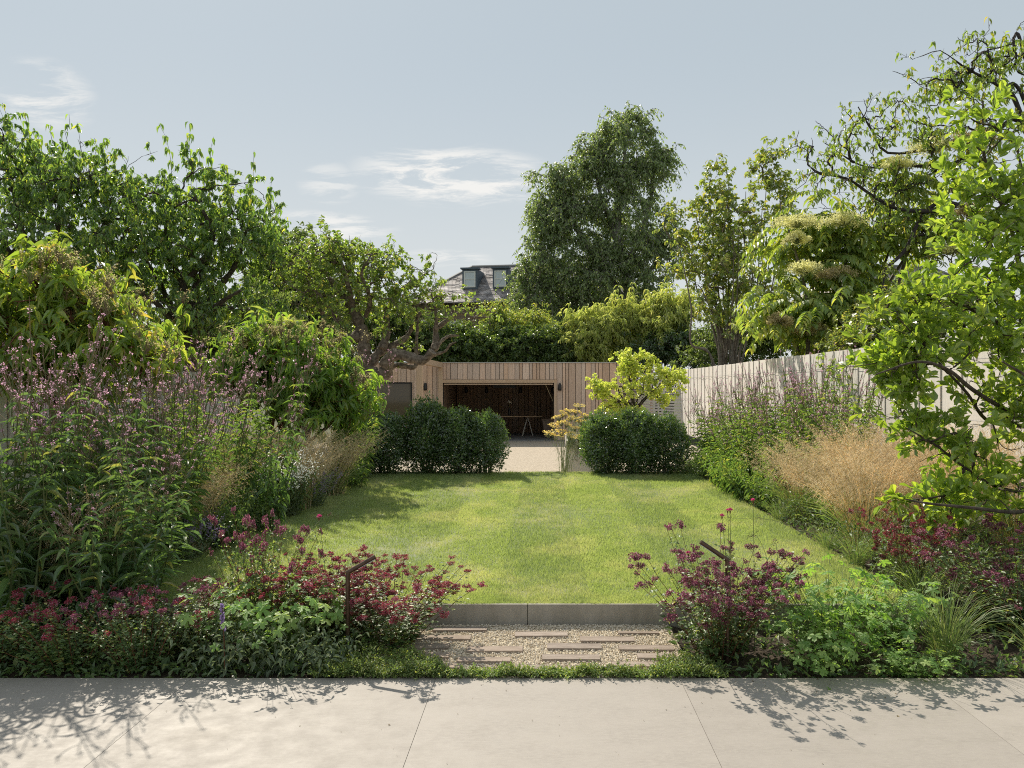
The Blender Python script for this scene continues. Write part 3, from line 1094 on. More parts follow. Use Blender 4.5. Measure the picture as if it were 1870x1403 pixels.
board_fence('board_fence', 'long pale painted vertical board fence with climbing wires, sunlit', (FX, 5.6), (FX, 25.2), 0, 2.07, [.15, .22, .22, .29, .33], 4, 'fence', 1)
board_fence('board_fence', 'pale board fence almost hidden behind the shrubs and cherry trees', (LX, 6.4), (LX, 12.7), 0, 1.72, [.12, .16, .2], 9, 'fence', -1, False)


def slat_fence():
    p0, p1 = np.array([2.85, 27.6]), np.array([4.62, 25.35])
    ln = np.linalg.norm(p1 - p0)
    t = thing('slat_fence', 'open fence of pale horizontal slats behind the golden shrub', 'fence', (*p0, CZ), math.atan2(*(p1 - p0)[::-1]))
    sm = box_mesh('slat', M['fence'])
    z = .1
    while z < 2.3:
        piece('slat', sm, (ln / 2, 0, z), (ln, .02, .062), t)
        z += .095
    pm_ = box_mesh('post', M['cedar'])
    for x in (0.04, ln / 2, ln - .04):
        piece('post', pm_, (x, .06, 1.2), (.07, .07, 2.4), t)
    piece('cap', pm_, (ln / 2, .02, 2.42), (ln + .05, .11, .04), t)


slat_fence()

# ------------------------------------------------------------------ houses beyond
def house(loc, rz, label, W, D, pitch, eave, hipx, dormers, windows, ridge_h):
    """local x along the facade, -y towards the garden, z up"""
    t = thing('house', label, 'house', loc, rz)
    g = box(Geo(), 0, W, 0, D, 0, eave)
    link('wall', g.mesh('wall', M['brick']), t)
    run = ridge_h / math.tan(pitch)
    r = Geo()
    o = .35
    z0 = eave - o * math.tan(pitch)
    A = [(-o, -o, z0), (W + o, -o, z0), (W + o, D + o, z0), (-o, D + o, z0)]
    Bt = [(hipx, run, eave + ridge_h), (W - hipx, run, eave + ridge_h), (W - hipx, D - run, eave + ridge_h), (hipx, D - run, eave + ridge_h)]
    r.add(A + Bt, [[1, 2, 6, 5], [2, 3, 7, 6], [3, 0, 4, 7], [4, 5, 6, 7], [3, 2, 1, 0], [0, 1, 5, 4]])
    roof = link('roof', r.mesh('roof', M['slate']), t)
    # courses of slates: overlapping wedges up the front slope
    rg = np.random.default_rng(4)
    s = Geo()
    n = 30
    for k in range(n):
        f0, f1 = k / n, (k + 1.25) / n
        f1 = min(f1, 1)
        P = lambda u, f, e: np.array([(-o + (hipx + o) * f) * (1 - u) + (W + o - (hipx + o) * f) * u, -o + (run + o) * f, z0 + (eave + ridge_h - z0) * f]) + np.array([0, -math.sin(pitch), math.cos(pitch)]) * e
        m = 46
        us = np.linspace(0, 1, m + 1)
        for u0, u1 in zip(us[:-1], us[1:]):
            sh = (k % 2) * .5 / m
            a0, a1 = min(1, u0 + sh + .0012), min(1, u1 + sh)
            if a1 - a0 < .002:
                continue
            e = .035 + rg.uniform(-.008, .014)
            s.add([P(a0, f0, e), P(a1, f0, e), P(a1, f1, .008), P(a0, f1, .008), P(a0, f0, 0.004), P(a1, f0, .004)], [[0, 1, 2, 3], [4, 5, 1, 0]])
    link('slate', s.mesh('slate', M['slate_piece']), roof, kind='stuff')
    g = Geo()
    tube(g, [Bt[0], Bt[1]], .11, 6)
    tube(g, [A[0], Bt[0]], .10, 6)
    tube(g, [A[1], Bt[1]], .10, 6)
    link('ridge_cap', g.mesh('ridge_cap', M['lead_light']), roof)
    g = Geo()
    tube(g, [(-o, -o - .06, z0 - .02), (W + o, -o - .06, z0 - .02)], .07, 6)
    tube(g, [(W * .47, -.08, z0 - .02), (W * .47, -.08, .2)], .05, 6)
    link('gutter', g.mesh('gutter', M['black']), t)
    for x, w, h in dormers:
        zs = eave + ridge_h * .30
        yb = (zs - eave) / math.tan(pitch)
        top = zs + h
        yt = (top - eave) / math.tan(pitch)
        g = Geo()
        y0 = yb - .12
        g.add([(x, y0, zs), (x + w, y0, zs), (x + w, yt + .2, top), (x, yt + .2, top), (x, y0, top), (x + w, y0, top), (x, yb, zs), (x + w, yb, zs)],
              [[0, 1, 5, 4], [4, 5, 2, 3], [0, 4, 3, 6], [1, 7, 2, 5], [0, 6, 7, 1]])
        box(g, x - .1, x + w + .1, y0 - .14, y0 + .5, top, top + .10)
        d = link('dormer', g.mesh('dormer', M['lead']), t)
        ww, wh = w - .24, h - .24
        xx = x + .12
        f = Geo()
        for q in ((xx, xx + ww, zs + .1, zs + .2), (xx, xx + ww, zs + .1 + wh - .07, zs + .1 + wh), (xx, xx + .08, zs + .2, zs + .03 + wh), (xx + ww - .08, xx + ww, zs + .2, zs + .03 + wh), (xx + .08, xx + ww - .08, zs + wh * .5 + .08, zs + wh * .5 + .14)):
            box(f, q[0], q[1], y0 - .05, y0 - .002, q[2], q[3])
        link('frame', f.mesh('frame', M['sash']), d)
        box_ = box(Geo(), xx + .06, xx + ww - .06, y0 - .02, y0 - .001, zs + .15, zs + .07 + wh)
        link('pane', box_.mesh('pane', M['glass']), d)
    for x, w, z, h in windows:
        f = Geo()
        for q in ((x, x + w, z, z + .1), (x, x + w, z + h - .1, z + h), (x, x + .1, z + .1, z + h - .1), (x + w - .1, x + w, z + .1, z + h - .1), (x + .1, x + w - .1, z + h / 2 - .03, z + h / 2 + .03)):
            box(f, q[0], q[1], -.07, -.003, q[2], q[3])
        wf = link('window', f.mesh('window', M['sash']), t)
        link('pane', box(Geo(), x + .08, x + w - .08, -.03, -.002, z + .08, z + h - .08).mesh('pane', M['glass']), wf)
    return t


def slate_piece_mat():
    m, nt, b = new_mat('slate_pieces')
    geo = nd(nt, 'ShaderNodeNewGeometry')
    no = nd(nt, 'ShaderNodeTexNoise')
    no.inputs['Scale'].default_value = 1.6
    no.inputs['Detail'].default_value = 6
    no.inputs['Roughness'].default_value = .65
    nt.links.new(geo.outputs['Position'], no.inputs['Vector'])
    c = mixc(nt, maprange(nt, no.outputs[0], .38, .62), (.21, .19, .185), (.46, .42, .41))
    c2 = ramp(nt, geo.outputs['Random Per Island'], [(0, (.62, .6, .62)), (.5, (1, 1, 1)), (1, (1.2, 1.15, 1.12))])
    nt.links.new(mixc(nt, 1, c, c2, 'MULTIPLY'), b.inputs['Base Color'])
    b.inputs['Roughness'].default_value = .45
    return m


M['slate_piece'] = slate_piece_mat()
M['lead_light'] = flat_mat('lead_ridge', (.17, .17, .17), .5)
HD = 50.0
pe = at(760, 556, HD)
house((pe[0] - .42, HD, -.6), R(-9), 'brick house with slate hipped roof and two blue grey dormers', 14.5, 9.0, R(35), pe[2] + .6 + .25, 3.2,
      [(3.25, 1.02, 1.3), (5.30, 1.02, 1.3)], [(.35, 1.0, 5.0, 1.5), (5.5, 1.0, 4.9, 1.5), (2.6, 1.0, 5.0, 1.4)], 2.7)
pe = at(1548, 520, 46)
house((pe[0], 46, -.6), R(8), 'small tiled house roof glimpsed behind the flowering aralia', 9, 7, R(38), pe[2] + .6 - .1, 2.2, [], [(2.2, 1.0, 3.0, 1.3)], 1.6)

# ------------------------------------------------------------------ growing trees
UP = np.array([0, 0, 1.0])


def grow(rng, nodes0, dirs0, tips, K=6, curve=.38, jitter=.05, sag=0.0):
    M_ = len(tips)
    n0 = len(nodes0)
    nodes = np.zeros((n0 + M_ * (K - 1), 3))
    dirs = np.zeros_like(nodes)
    nodes[:n0] = nodes0
    dirs[:n0] = dirs0
    cnt = n0
    dmin = np.min(np.linalg.norm(tips[:, None] - nodes0[None, ::2], axis=-1), axis=1)
    order = np.argsort(dmin)
    par = np.zeros(M_, int)
    t = np.linspace(0, 1, K)[:, None]
    chains = np.zeros((M_, K, 3))
    for q, i in enumerate(order):
        tip = tips[i]
        dv = tip - nodes[:cnt]
        dist = np.sqrt((dv * dv).sum(-1)) + 1e-6
        cosv = (dv * dirs[:cnt]).sum(-1) / dist
        j = int(np.argmin(dist * (1.3 - .5 * cosv)))
        Ld = dist[j]
        a = nodes[j]
        c = a + dirs[j] * Ld * curve + rng.normal(size=3) * Ld * jitter
        p = (1 - t) ** 2 * a + 2 * t * (1 - t) * c + t * t * tip
        p[1:-1] += rng.normal(size=(K - 2, 3)) * Ld * jitter * .5
        if sag:
            p[:, 2] += sag * Ld * (t[:, 0] * (1 - t[:, 0])) * 2
        chains[q] = p
        par[q] = j
        nodes[cnt:cnt + K - 1] = p[1:]
        dd = np.diff(p, axis=0)
        dirs[cnt:cnt + K - 1] = dd / np.maximum(np.linalg.norm(dd, axis=1, keepdims=True), 1e-6)
        cnt += K - 1
    w = np.zeros(cnt)
    extra = np.zeros(cnt)
    for q in range(M_ - 1, -1, -1):
        s = n0 + q * (K - 1)
        acc = 1.0
        for k in range(K - 2, -1, -1):
            acc += extra[s + k]
            w[s + k] = acc
        extra[par[q]] += acc
    W = np.zeros((M_, K))
    for q in range(M_):
        s = n0 + q * (K - 1)
        W[q, 1:] = w[s:s + K - 1]
        W[q, 0] = w[s]
    return chains, W, extra[:n0]


def blob_tips(rng, blobs, per=5, rc=.3, power=2.2):
    """clumped points filling ellipsoids: (centre, radii, number of clumps)"""
    out = []
    for c, r, n in blobs:
        d = rdir(rng, n) * (rng.random((n, 1)) ** (1 / power)) * np.asarray(r) + np.asarray(c)
        p = d[:, None, :] + rng.normal(size=(n, per, 3)) * rc * np.array([1, 1, .8])
        out.append(p.reshape(-1, 3))
    return np.concatenate(out)


def limb_nodes(limbs, n=14):
    P, Dn = [], []
    for pts, r0, r1 in limbs:
        p = smooth_line(pts, n)
        d = unit(np.gradient(p, axis=0))
        P.append(p[3:])
        Dn.append(d[3:])
    return np.concatenate(P), np.concatenate(Dn)


def scatter_on(rng, chains, per, t0=.25, off=.0, tb=1.0):
    """points and directions along chains"""
    N, K, _ = chains.shape
    i = np.repeat(np.arange(N), per)
    t = t0 + (1 - t0) * rng.random(N * per) ** tb
    f = t * (K - 1)
    k = np.minimum(f.astype(int), K - 2)
    u = (f - k)[:, None]
    p = chains[i, k] * (1 - u) + chains[i, k + 1] * u
    T = unit(chains[i, k + 1] - chains[i, k])
    side = unit(np.cross(T, rdir(rng, len(i))))
    return p + side * off, T, side


def twigs(rng, p, T, side, n_seg=4, L=.3, spread=.8, up=.3, droop=0.0):
    N = len(p)
    t = np.linspace(0, 1, n_seg)[None, :, None]
    d = unit(T * (1 - spread) + side * spread + UP * up)
    Ls = (L * rng.uniform(.6, 1.3, N))[:, None, None]
    return p[:, None] + d[:, None] * t * Ls - UP * droop * Ls * t * t


def make_tree(name, label, cat, base, limbs, blobs, leaf, seed, bark='bark', per=5, rc=.3, rtip=.004, leaf_per=8, L=(.08, .12), ratio=.5,
              droop=.6, tmpl=L_OVAL, parts=0, group=None, curve=.38, sag=0.0, side_mix=.7, t0=.3, bend=.45, off=0, power=2.2, sides=4, extra_twigs=0, twig_len=.3, twig_up=.3, jitter=.05, rmax=.05, flat=.5, tw_droop=0.0, skip=0):
    rng = np.random.default_rng(seed)
    base = np.asarray(base, float)
    root = thing(name, label, cat, base, 0, group)
    n0, d0 = limb_nodes(limbs[skip:])
    tips = blob_tips(rng, blobs, per, rc, power)
    ch, W, ex = grow(rng, n0, d0, tips, 6, curve, jitter, sag)
    tr = Geo()
    for pts, r0, r1 in limbs:
        p = smooth_line(pts, 26) - base
        rr = np.linspace(r0, r1, 26) * (1 + .16 * np.sin(np.arange(26) * 1.9 + r0 * 70) * (r0 > .04) + .1 * rng.normal(size=26) * (r0 > .03))
        tube(tr, p, rr, 9)
    link('trunk', tr.mesh('trunk', M[bark], True), root)
    Rd = np.minimum(rtip * W ** .5, rmax)
    Rd[:, -1] = rtip * .5
    br = Geo()
    br.add(*tubes(ch - base, Rd, sides))
    if extra_twigs:
        p, T, s = scatter_on(rng, ch, extra_twigs, .15)
        tw = twigs(rng, p, T, s, 4, twig_len, .75, twig_up, tw_droop)
        rr = np.broadcast_to(np.linspace(1, .4, 4) * rtip * .7, (len(tw), 4))
        br.add(*tubes(tw - base, rr, 3))
    else:
        tw = None
    link('branch', br.mesh('branch', M[bark], True), root, kind='stuff')
    src = ch if tw is None else tw
    p, T, s = scatter_on(rng, src, leaf_per, t0, off)
    N = len(p)
    d = unit(T * (1 - side_mix) + s * side_mix + rdir(rng, N) * .25 - UP * droop * rng.uniform(.5, 1.3, (N, 1)))
    nrm = unit(UP * flat * 2 + rdir(rng, N) * (1.3 - flat) + np.array(S) * .15)
    Ls = rng.uniform(*L, N)
    Ws = Ls * ratio * rng.uniform(.85, 1.15, N)
    keep = np.ones(N, bool)
    mats = M[leaf]
    if parts:
        idx = pick_front(p, Ls, parts)
        keep[idx] = False
        lm = Geo().add(*tmpl).mesh('leaf', mats, False)
        leaf_objects(root, base, lm, p, d, nrm, Ls, Ws, idx)
    V, F = put(tmpl, p[keep] - base, d[keep], nrm[keep], Ls[keep], Ws[keep])
    link('crown', Geo().add(V, F).mesh('crown', mats), root, kind='stuff')
    return root, ch, rng


def pl(d, *pts, dd=None):
    """a line of photo points at distance d (optionally each with its own offset in distance)"""
    return [at(x, y, d + (dd[i] if dd else 0)) for i, (x, y) in enumerate(pts)]


def B(px, py, d, rx, ry, n, rd=None):
    k = d / FPX
    return (at(px, py, d), (rx * k, rd if rd else rx * k, ry * k), n)


def rise(base, tops, seed, bend=.2, r0=.05, r1=.02):
    """limbs from one base out to several tops"""
    rg = np.random.default_rng(seed)
    out = []
    for tpt in tops:
        a, b = np.asarray(base, float), np.asarray(tpt, float)
        L = np.linalg.norm(b - a)
        hor = (b - a) * (1, 1, 0)
        pts = [a, a + (b - a) * .35 - hor * bend + rg.normal(size=3) * L * .03, a + (b - a) * .7 - hor * bend * .6 + rg.normal(size=3) * L * .04, b]
        out.append((pts, r0, r1))
    return out


# ---- cherry trees over the fence
def add_shoots(root, base, lines, leaf, bark, seed, L, ratio, tmpl, per=38, r0=.0075, droop=1.25):
    """slender upright shoots with drooping leaves, standing clear of the crown"""
    rng = np.random.default_rng(seed)
    C = np.array([smooth_line(q, 8) for q in lines])
    C[:, 1:-1] += rng.normal(size=C[:, 1:-1].shape) * .018
    base = np.asarray(base, float)
    link('shoot', Geo().add(*tubes(C - base, np.broadcast_to(np.linspace(r0, r0 * .35, 8), C.shape[:2]), 4)).mesh('shoot', M[bark]), root, kind='stuff')
    i = np.repeat(np.arange(len(C)), per)
    t = .16 + .84 * (np.round(rng.random(len(i)) * 6) / 6) + rng.normal(size=len(i)) * .012
    p, T = along(C, i, np.clip(t, 0, .999))
    a = rng.uniform(0, 6.28, len(i))
    d = unit(np.stack([np.cos(a), np.sin(a), -droop * rng.uniform(.3, 1.2, len(i))], -1))
    Ls = rng.uniform(*L, len(i)) * np.where(rng.random(len(i)) < .2, .6, 1)
    link('shoot_leaves', Geo().add(*put(tmpl, p - base + d * .015, d, unit(UP + rdir(rng, len(i)) * .4), Ls, Ls * ratio)).mesh('shoot_leaves', M[leaf]), root, kind='stuff')


def cherries():
    d = 14.0
    base = at(352, 700, d)
    base[2] = -.1
    tops = [at(300, 390, d), at(352, 350, d - .5), at(245, 440, d + .6), at(450, 420, d), at(440, 530, d - .8), at(250, 530, d - .9), at(350, 450, d + .8), at(395, 400, d)]
    limbs = [([base, at(350, 690, d), at(345, 625, d)], .15, .12)] + rise(at(345, 630, d), tops, 3, .12, .09, .02)
    blobs = [B(330, 400, d, 105, 66, 16, 1.5), B(400, 405, d, 80, 50, 10, 1.2), B(455, 430, d, 42, 60, 6, .9), B(350, 330, d, 40, 36, 4, .7), B(250, 400, d, 50, 50, 6, 1.0), B(330, 460, d, 120, 66, 16, 1.5), B(440, 475, d, 62, 70, 14, 1.0), B(250, 520, d - .2, 100, 70, 23, 1.4), B(410, 570, d, 85, 46, 10, .9), B(330, 378, d, 60, 26, 5, .8), B(478, 550, d, 28, 66, 5, .6),
             B(340, 575, d - .4, 140, 40, 15, .9), B(390, 385, d, 40, 30, 4, .6)]
    sh = []
    for x0, y0, x1, y1 in ((352, 390, 345, 222), (335, 390, 290, 226), (368, 380, 390, 250), (430, 440, 412, 300), (458, 430, 464, 275), (472, 440, 497, 322), (482, 470, 511, 382), (440, 400, 455, 335), (495, 480, 512, 420)):
        a, b = at(x0, y0, d), at(x1, y1, d - .3)
        sh.append([a, a * .5 + b * .5 + np.array([.04 * math.sin(x0), 0, 0]), b])
    rt, ch, rg_ = make_tree('cherry_tree', 'round crowned cherry tree with upright shoots behind the border, next to the gnarled tree', 'tree', base, limbs, blobs, 'cherry', 21, 'bark', 6, .27, .0048, 10, (.06, .112), .44, .95, L_DROOP, 300, t0=.62,
                            group='cherry trees over the fence', extra_twigs=2, twig_len=.34, twig_up=.45, tw_droop=.1)
    add_shoots(rt, base, sh, 'cherry', 'bark', 1, (.085, .14), .45, L_DROOP)
    d = 13.0
    base = at(70, 720, d)
    base[2] = -.1
    tops = [at(20, 330, d), at(110, 350, d - .4), at(195, 400, d), at(60, 420, d + .6), at(180, 490, d - .6), at(-60, 380, d), at(40, 510, d - .6)]
    limbs = [([base, at(70, 700, d), at(85, 620, d)], .15, .12)] + rise(at(85, 625, d), tops, 4, .12, .09, .02)
    blobs = [B(100, 360, d, 110, 66, 14, 1.4), B(40, 300, d, 60, 50, 8, 1.0), B(130, 300, d, 50, 34, 5, .8), B(200, 360, d, 60, 44, 7, 1.0), B(-20, 260, d, 40, 50, 5, .8), B(100, 440, d, 120, 74, 20, 1.5), B(-20, 430, d, 110, 110, 18, 1.4), B(190, 455, d, 80, 66, 15, 1.0), B(60, 350, d, 90, 40, 10, .9), B(160, 365, d, 70, 34, 7, .8), B(120, 540, d, 130, 50, 12, 1.0), B(-30, 330, d, 60, 50, 7, .9), B(240, 420, d, 40, 40, 5, .6)]
    sh = []
    for x0, y0, x1, y1 in ((50, 310, 4, 188), (65, 320, 42, 205), (110, 330, 92, 228), (130, 330, 126, 208), (100, 320, 48, 240), (180, 360, 172, 252), (15, 320, -18, 200), (75, 310, 70, 245)):
        a, b = at(x0, y0, d), at(x1, y1, d - .3)
        sh.append([a, a * .5 + b * .5 + np.array([.04 * math.sin(x0), 0, 0]), b])
    rt, ch, rg_ = make_tree('cherry_tree', 'big wide cherry tree with drooping leaves above the tall yellow green shrub', 'tree', base, limbs, blobs, 'cherry', 22, 'bark', 6, .26, .0048, 10, (.055, .108), .44, .95, L_DROOP, 220, t0=.62,
                            group='cherry trees over the fence', extra_twigs=2, twig_len=.34, twig_up=.45, tw_droop=.1)
    add_shoots(rt, base, sh, 'cherry', 'bark', 2, (.08, .135), .45, L_DROOP)


# ---- the old gnarled apple tree
def apple():
    d = 15.0
    z = lambda X, Y: (500 + X / 4.385, 400 + Y / 4.385)
    base = at(628, 860, d)
    base[2] = CZ
    def lm(pts, r0, r1, dd):
        q = [z(*p) for p in pts]
        n = len(q)
        return ([at(x, y, d + dd * i / max(1, n - 1)) for i, (x, y) in enumerate(q)], r0, r1)
    limbs = [
        ([base, at(636, 780, d), at(648, 720, d), at(656, 697, d)], .21, .15),
        lm([(680, 1310), (715, 1200), (722, 1100), (720, 950), (690, 850), (640, 735)], .15, .105, 0),
        lm([(640, 735), (590, 670), (540, 595), (450, 480), (330, 350), (100, 385)], .085, .022, 1.0),
        lm([(640, 735), (618, 640), (600, 545), (570, 430), (530, 310)], .075, .02, -.6),
        lm([(645, 735), (672, 620), (650, 500), (600, 400), (650, 250)], .065, .016, .9),
        lm([(735, 780), (770, 680), (752, 560), (702, 440), (780, 285)], .05, .014, -.9),
        lm([(690, 1300), (760, 1195), (832, 1080), (920, 1030), (1060, 950), (1130, 820), (1215, 690)], .125, .02, .4),
        lm([(868, 1040), (902, 920), (898, 800), (930, 680), (965, 600), (1050, 540), (1130, 465)], .085, .018, .8),
        lm([(670, 1310), (730, 1255), (780, 1235), (840, 1265), (905, 1215), (905, 1160), (935, 1100), (1000, 1083), (1080, 1105), (1150, 1125), (1210, 1128), (1270, 1060)], .155, .075, -.7),
        lm([(1270, 1060), (1330, 990), (1400, 940), (1485, 935)], .055, .014, .2),
        lm([(1230, 1120), (1290, 1085), (1370, 1060), (1410, 1010), (1460, 985)], .045, .012, -.3),
        lm([(895, 1210), (980, 1170), (1060, 1182), (1122, 1187), (1142, 1140), (1140, 1000), (1152, 850), (1150, 700), (1175, 600)], .062, .018, .2),
        lm([(1285, 1050), (1300, 980), (1298, 880), (1325, 860), (1420, 790), (1500, 755), (1600, 792), (1745, 782)], .075, .016, .5),
        lm([(1296, 900), (1300, 760), (1262, 600)], .05, .014, -.3),
        lm([(700, 930), (620, 950), (545, 985), (495, 1065), (470, 1160)], .105, .05, -.5),
        lm([(560, 980), (530, 880), (470, 760), (380, 620), (300, 560)], .055, .014, -.6),
        lm([(390, 755), (330, 640), (240, 530), (190, 420)], .05, .014, .6),
    ]
    # knuckles where big limbs were pruned
    blobs = [B(*z(430, 330), d, 75, 38, 34, 1.2), B(*z(620, 260), d, 62, 36, 24, 1.0), B(*z(760, 400), d, 55, 40, 22, 1.0), B(*z(250, 500), d, 70, 60, 32, 1.0), B(*z(930, 380), d, 32, 26, 9, .6), B(*z(950, 560), d, 42, 42, 14, .8),
             B(*z(1150, 440), d, 25, 16, 7, .4), B(*z(1300, 640), d, 32, 24, 10, .5), B(*z(780, 620), d, 60, 40, 16, .9), B(*z(560, 600), d, 60, 60, 18, .9), B(*z(1120, 640), d, 32, 34, 8, .5), B(*z(1560, 740), d, 40, 12, 7, .4),
             B(*z(1000, 780), d, 50, 30, 9, .7), B(*z(400, 800), d, 70, 50, 18, 1.0), B(*z(1050, 1000), d + .3, 50, 30, 6, .7), B(*z(120, 400), d, 40, 36, 12, .8)]
    rt, ch, rg = make_tree('apple_tree', 'old gnarled apple tree with bare twisting limbs in front of the timber building', 'tree', base, limbs, blobs, 'apple', 33, 'bark_apple', 4, .16, .0048, 9, (.055, .10), .62, .35, L_OVAL, 160,
                           extra_twigs=1, twig_len=.2, twig_up=.25, rmax=.03, jitter=.09, skip=2)
    # lifeless props of string: a rope tied round the low limb
    return rt


apple()

# ---- background trees
def birch():
    d = 42.0
    base = at(1150, 640, d)
    base[2] = -.6
    top = at(1140, 225, d)
    limbs = [([base, at(1148, 560, d), at(1128, 420, d), at(1140, 300, d), top], .34, .05),
             ([at(1148, 560, d), at(1060, 430, d), at(1010, 330, d)], .2, .05), ([at(1140, 500, d), at(1185, 380, d), at(1195, 280, d)], .2, .05),
             ([at(1148, 590, d), at(1030, 540, d), at(965, 500, d)], .16, .04), ([at(1140, 540, d), at(1205, 470, d), at(1215, 400, d)], .15, .04), ([at(1130, 450, d), at(1090, 330, d), at(1085, 250, d)], .16, .04)]
    blobs = [B(1140, 280, d, 52, 72, 31, 1.8), B(1195, 310, d, 30, 62, 12, 1.2), B(1090, 290, d, 36, 50, 12, 1.3), B(1035, 375, d, 52, 62, 24, 1.8), B(1000, 420, d, 32, 60, 10, 1.4), B(1150, 420, d, 70, 90, 36, 2.2), B(1085, 470, d, 70, 70, 26, 2.2),
             B(1010, 505, d, 62, 52, 26, 1.8), B(992, 550, d, 40, 46, 15, 1.4), B(1190, 500, d, 42, 78, 22, 1.8), B(1110, 540, d, 80, 50, 26, 2.0), B(1120, 360, d, 60, 60, 18, 1.8), B(1165, 470, d, 60, 60, 15, 1.8), B(1060, 430, d, 60, 60, 18, 1.8), B(960, 535, d, 26, 44, 8, 1.2), B(1222, 470, d, 18, 50, 6, 1.0), B(975, 480, d, 22, 40, 6, 1.0), B(1215, 420, d, 18, 60, 7, 1.0), B(1060, 560, d, 60, 40, 12, 1.6)]
    blobs += [B(1090, 268, d, 36, 36, 9, 1.0), B(1120, 240, d, 22, 22, 5, .8), B(1165, 226, d, 22, 22, 8, .8), B(1205, 285, d, 18, 36, 8, .9), B(1005, 345, d, 34, 44, 16, 1.2), B(985, 410, d, 24, 50, 12, 1.0), B(1045, 320, d, 40, 34, 12, 1.2)]
    make_tree('birch_tree', 'tall dark weeping birch standing beyond the timber building', 'tree', base, limbs, blobs, 'birch', 41, 'bark_birch', 8, .33, .012, 10, (.10, .16), .62, .8, L_TINY, 0, extra_twigs=4, twig_len=.62, twig_up=.30, tw_droop=.95, t0=.05, rmax=.12, power=2.6, side_mix=.6)


birch()


def mound(name, label, cat, base, blobs, leaf, seed, group=None, leaf_L=(.06, .1), ratio=.5, bark='bark', per=5, rc=.3, leaf_per=8, tmpl=L_SMALL, droop=.4, tops=None, **kw):
    c = np.asarray(blobs[0][0], float)
    base = np.asarray(base, float)
    tops = tops or [np.asarray(b[0]) for b in blobs[:6]]
    limbs = rise(base, tops, seed, .08, kw.pop('r0', .06), .02)
    return make_tree(name, label, cat, base, limbs, blobs, leaf, seed, bark, per, rc, kw.pop('rtip', .004), leaf_per, leaf_L, ratio, droop, tmpl, kw.pop('parts', 0), group, **kw)


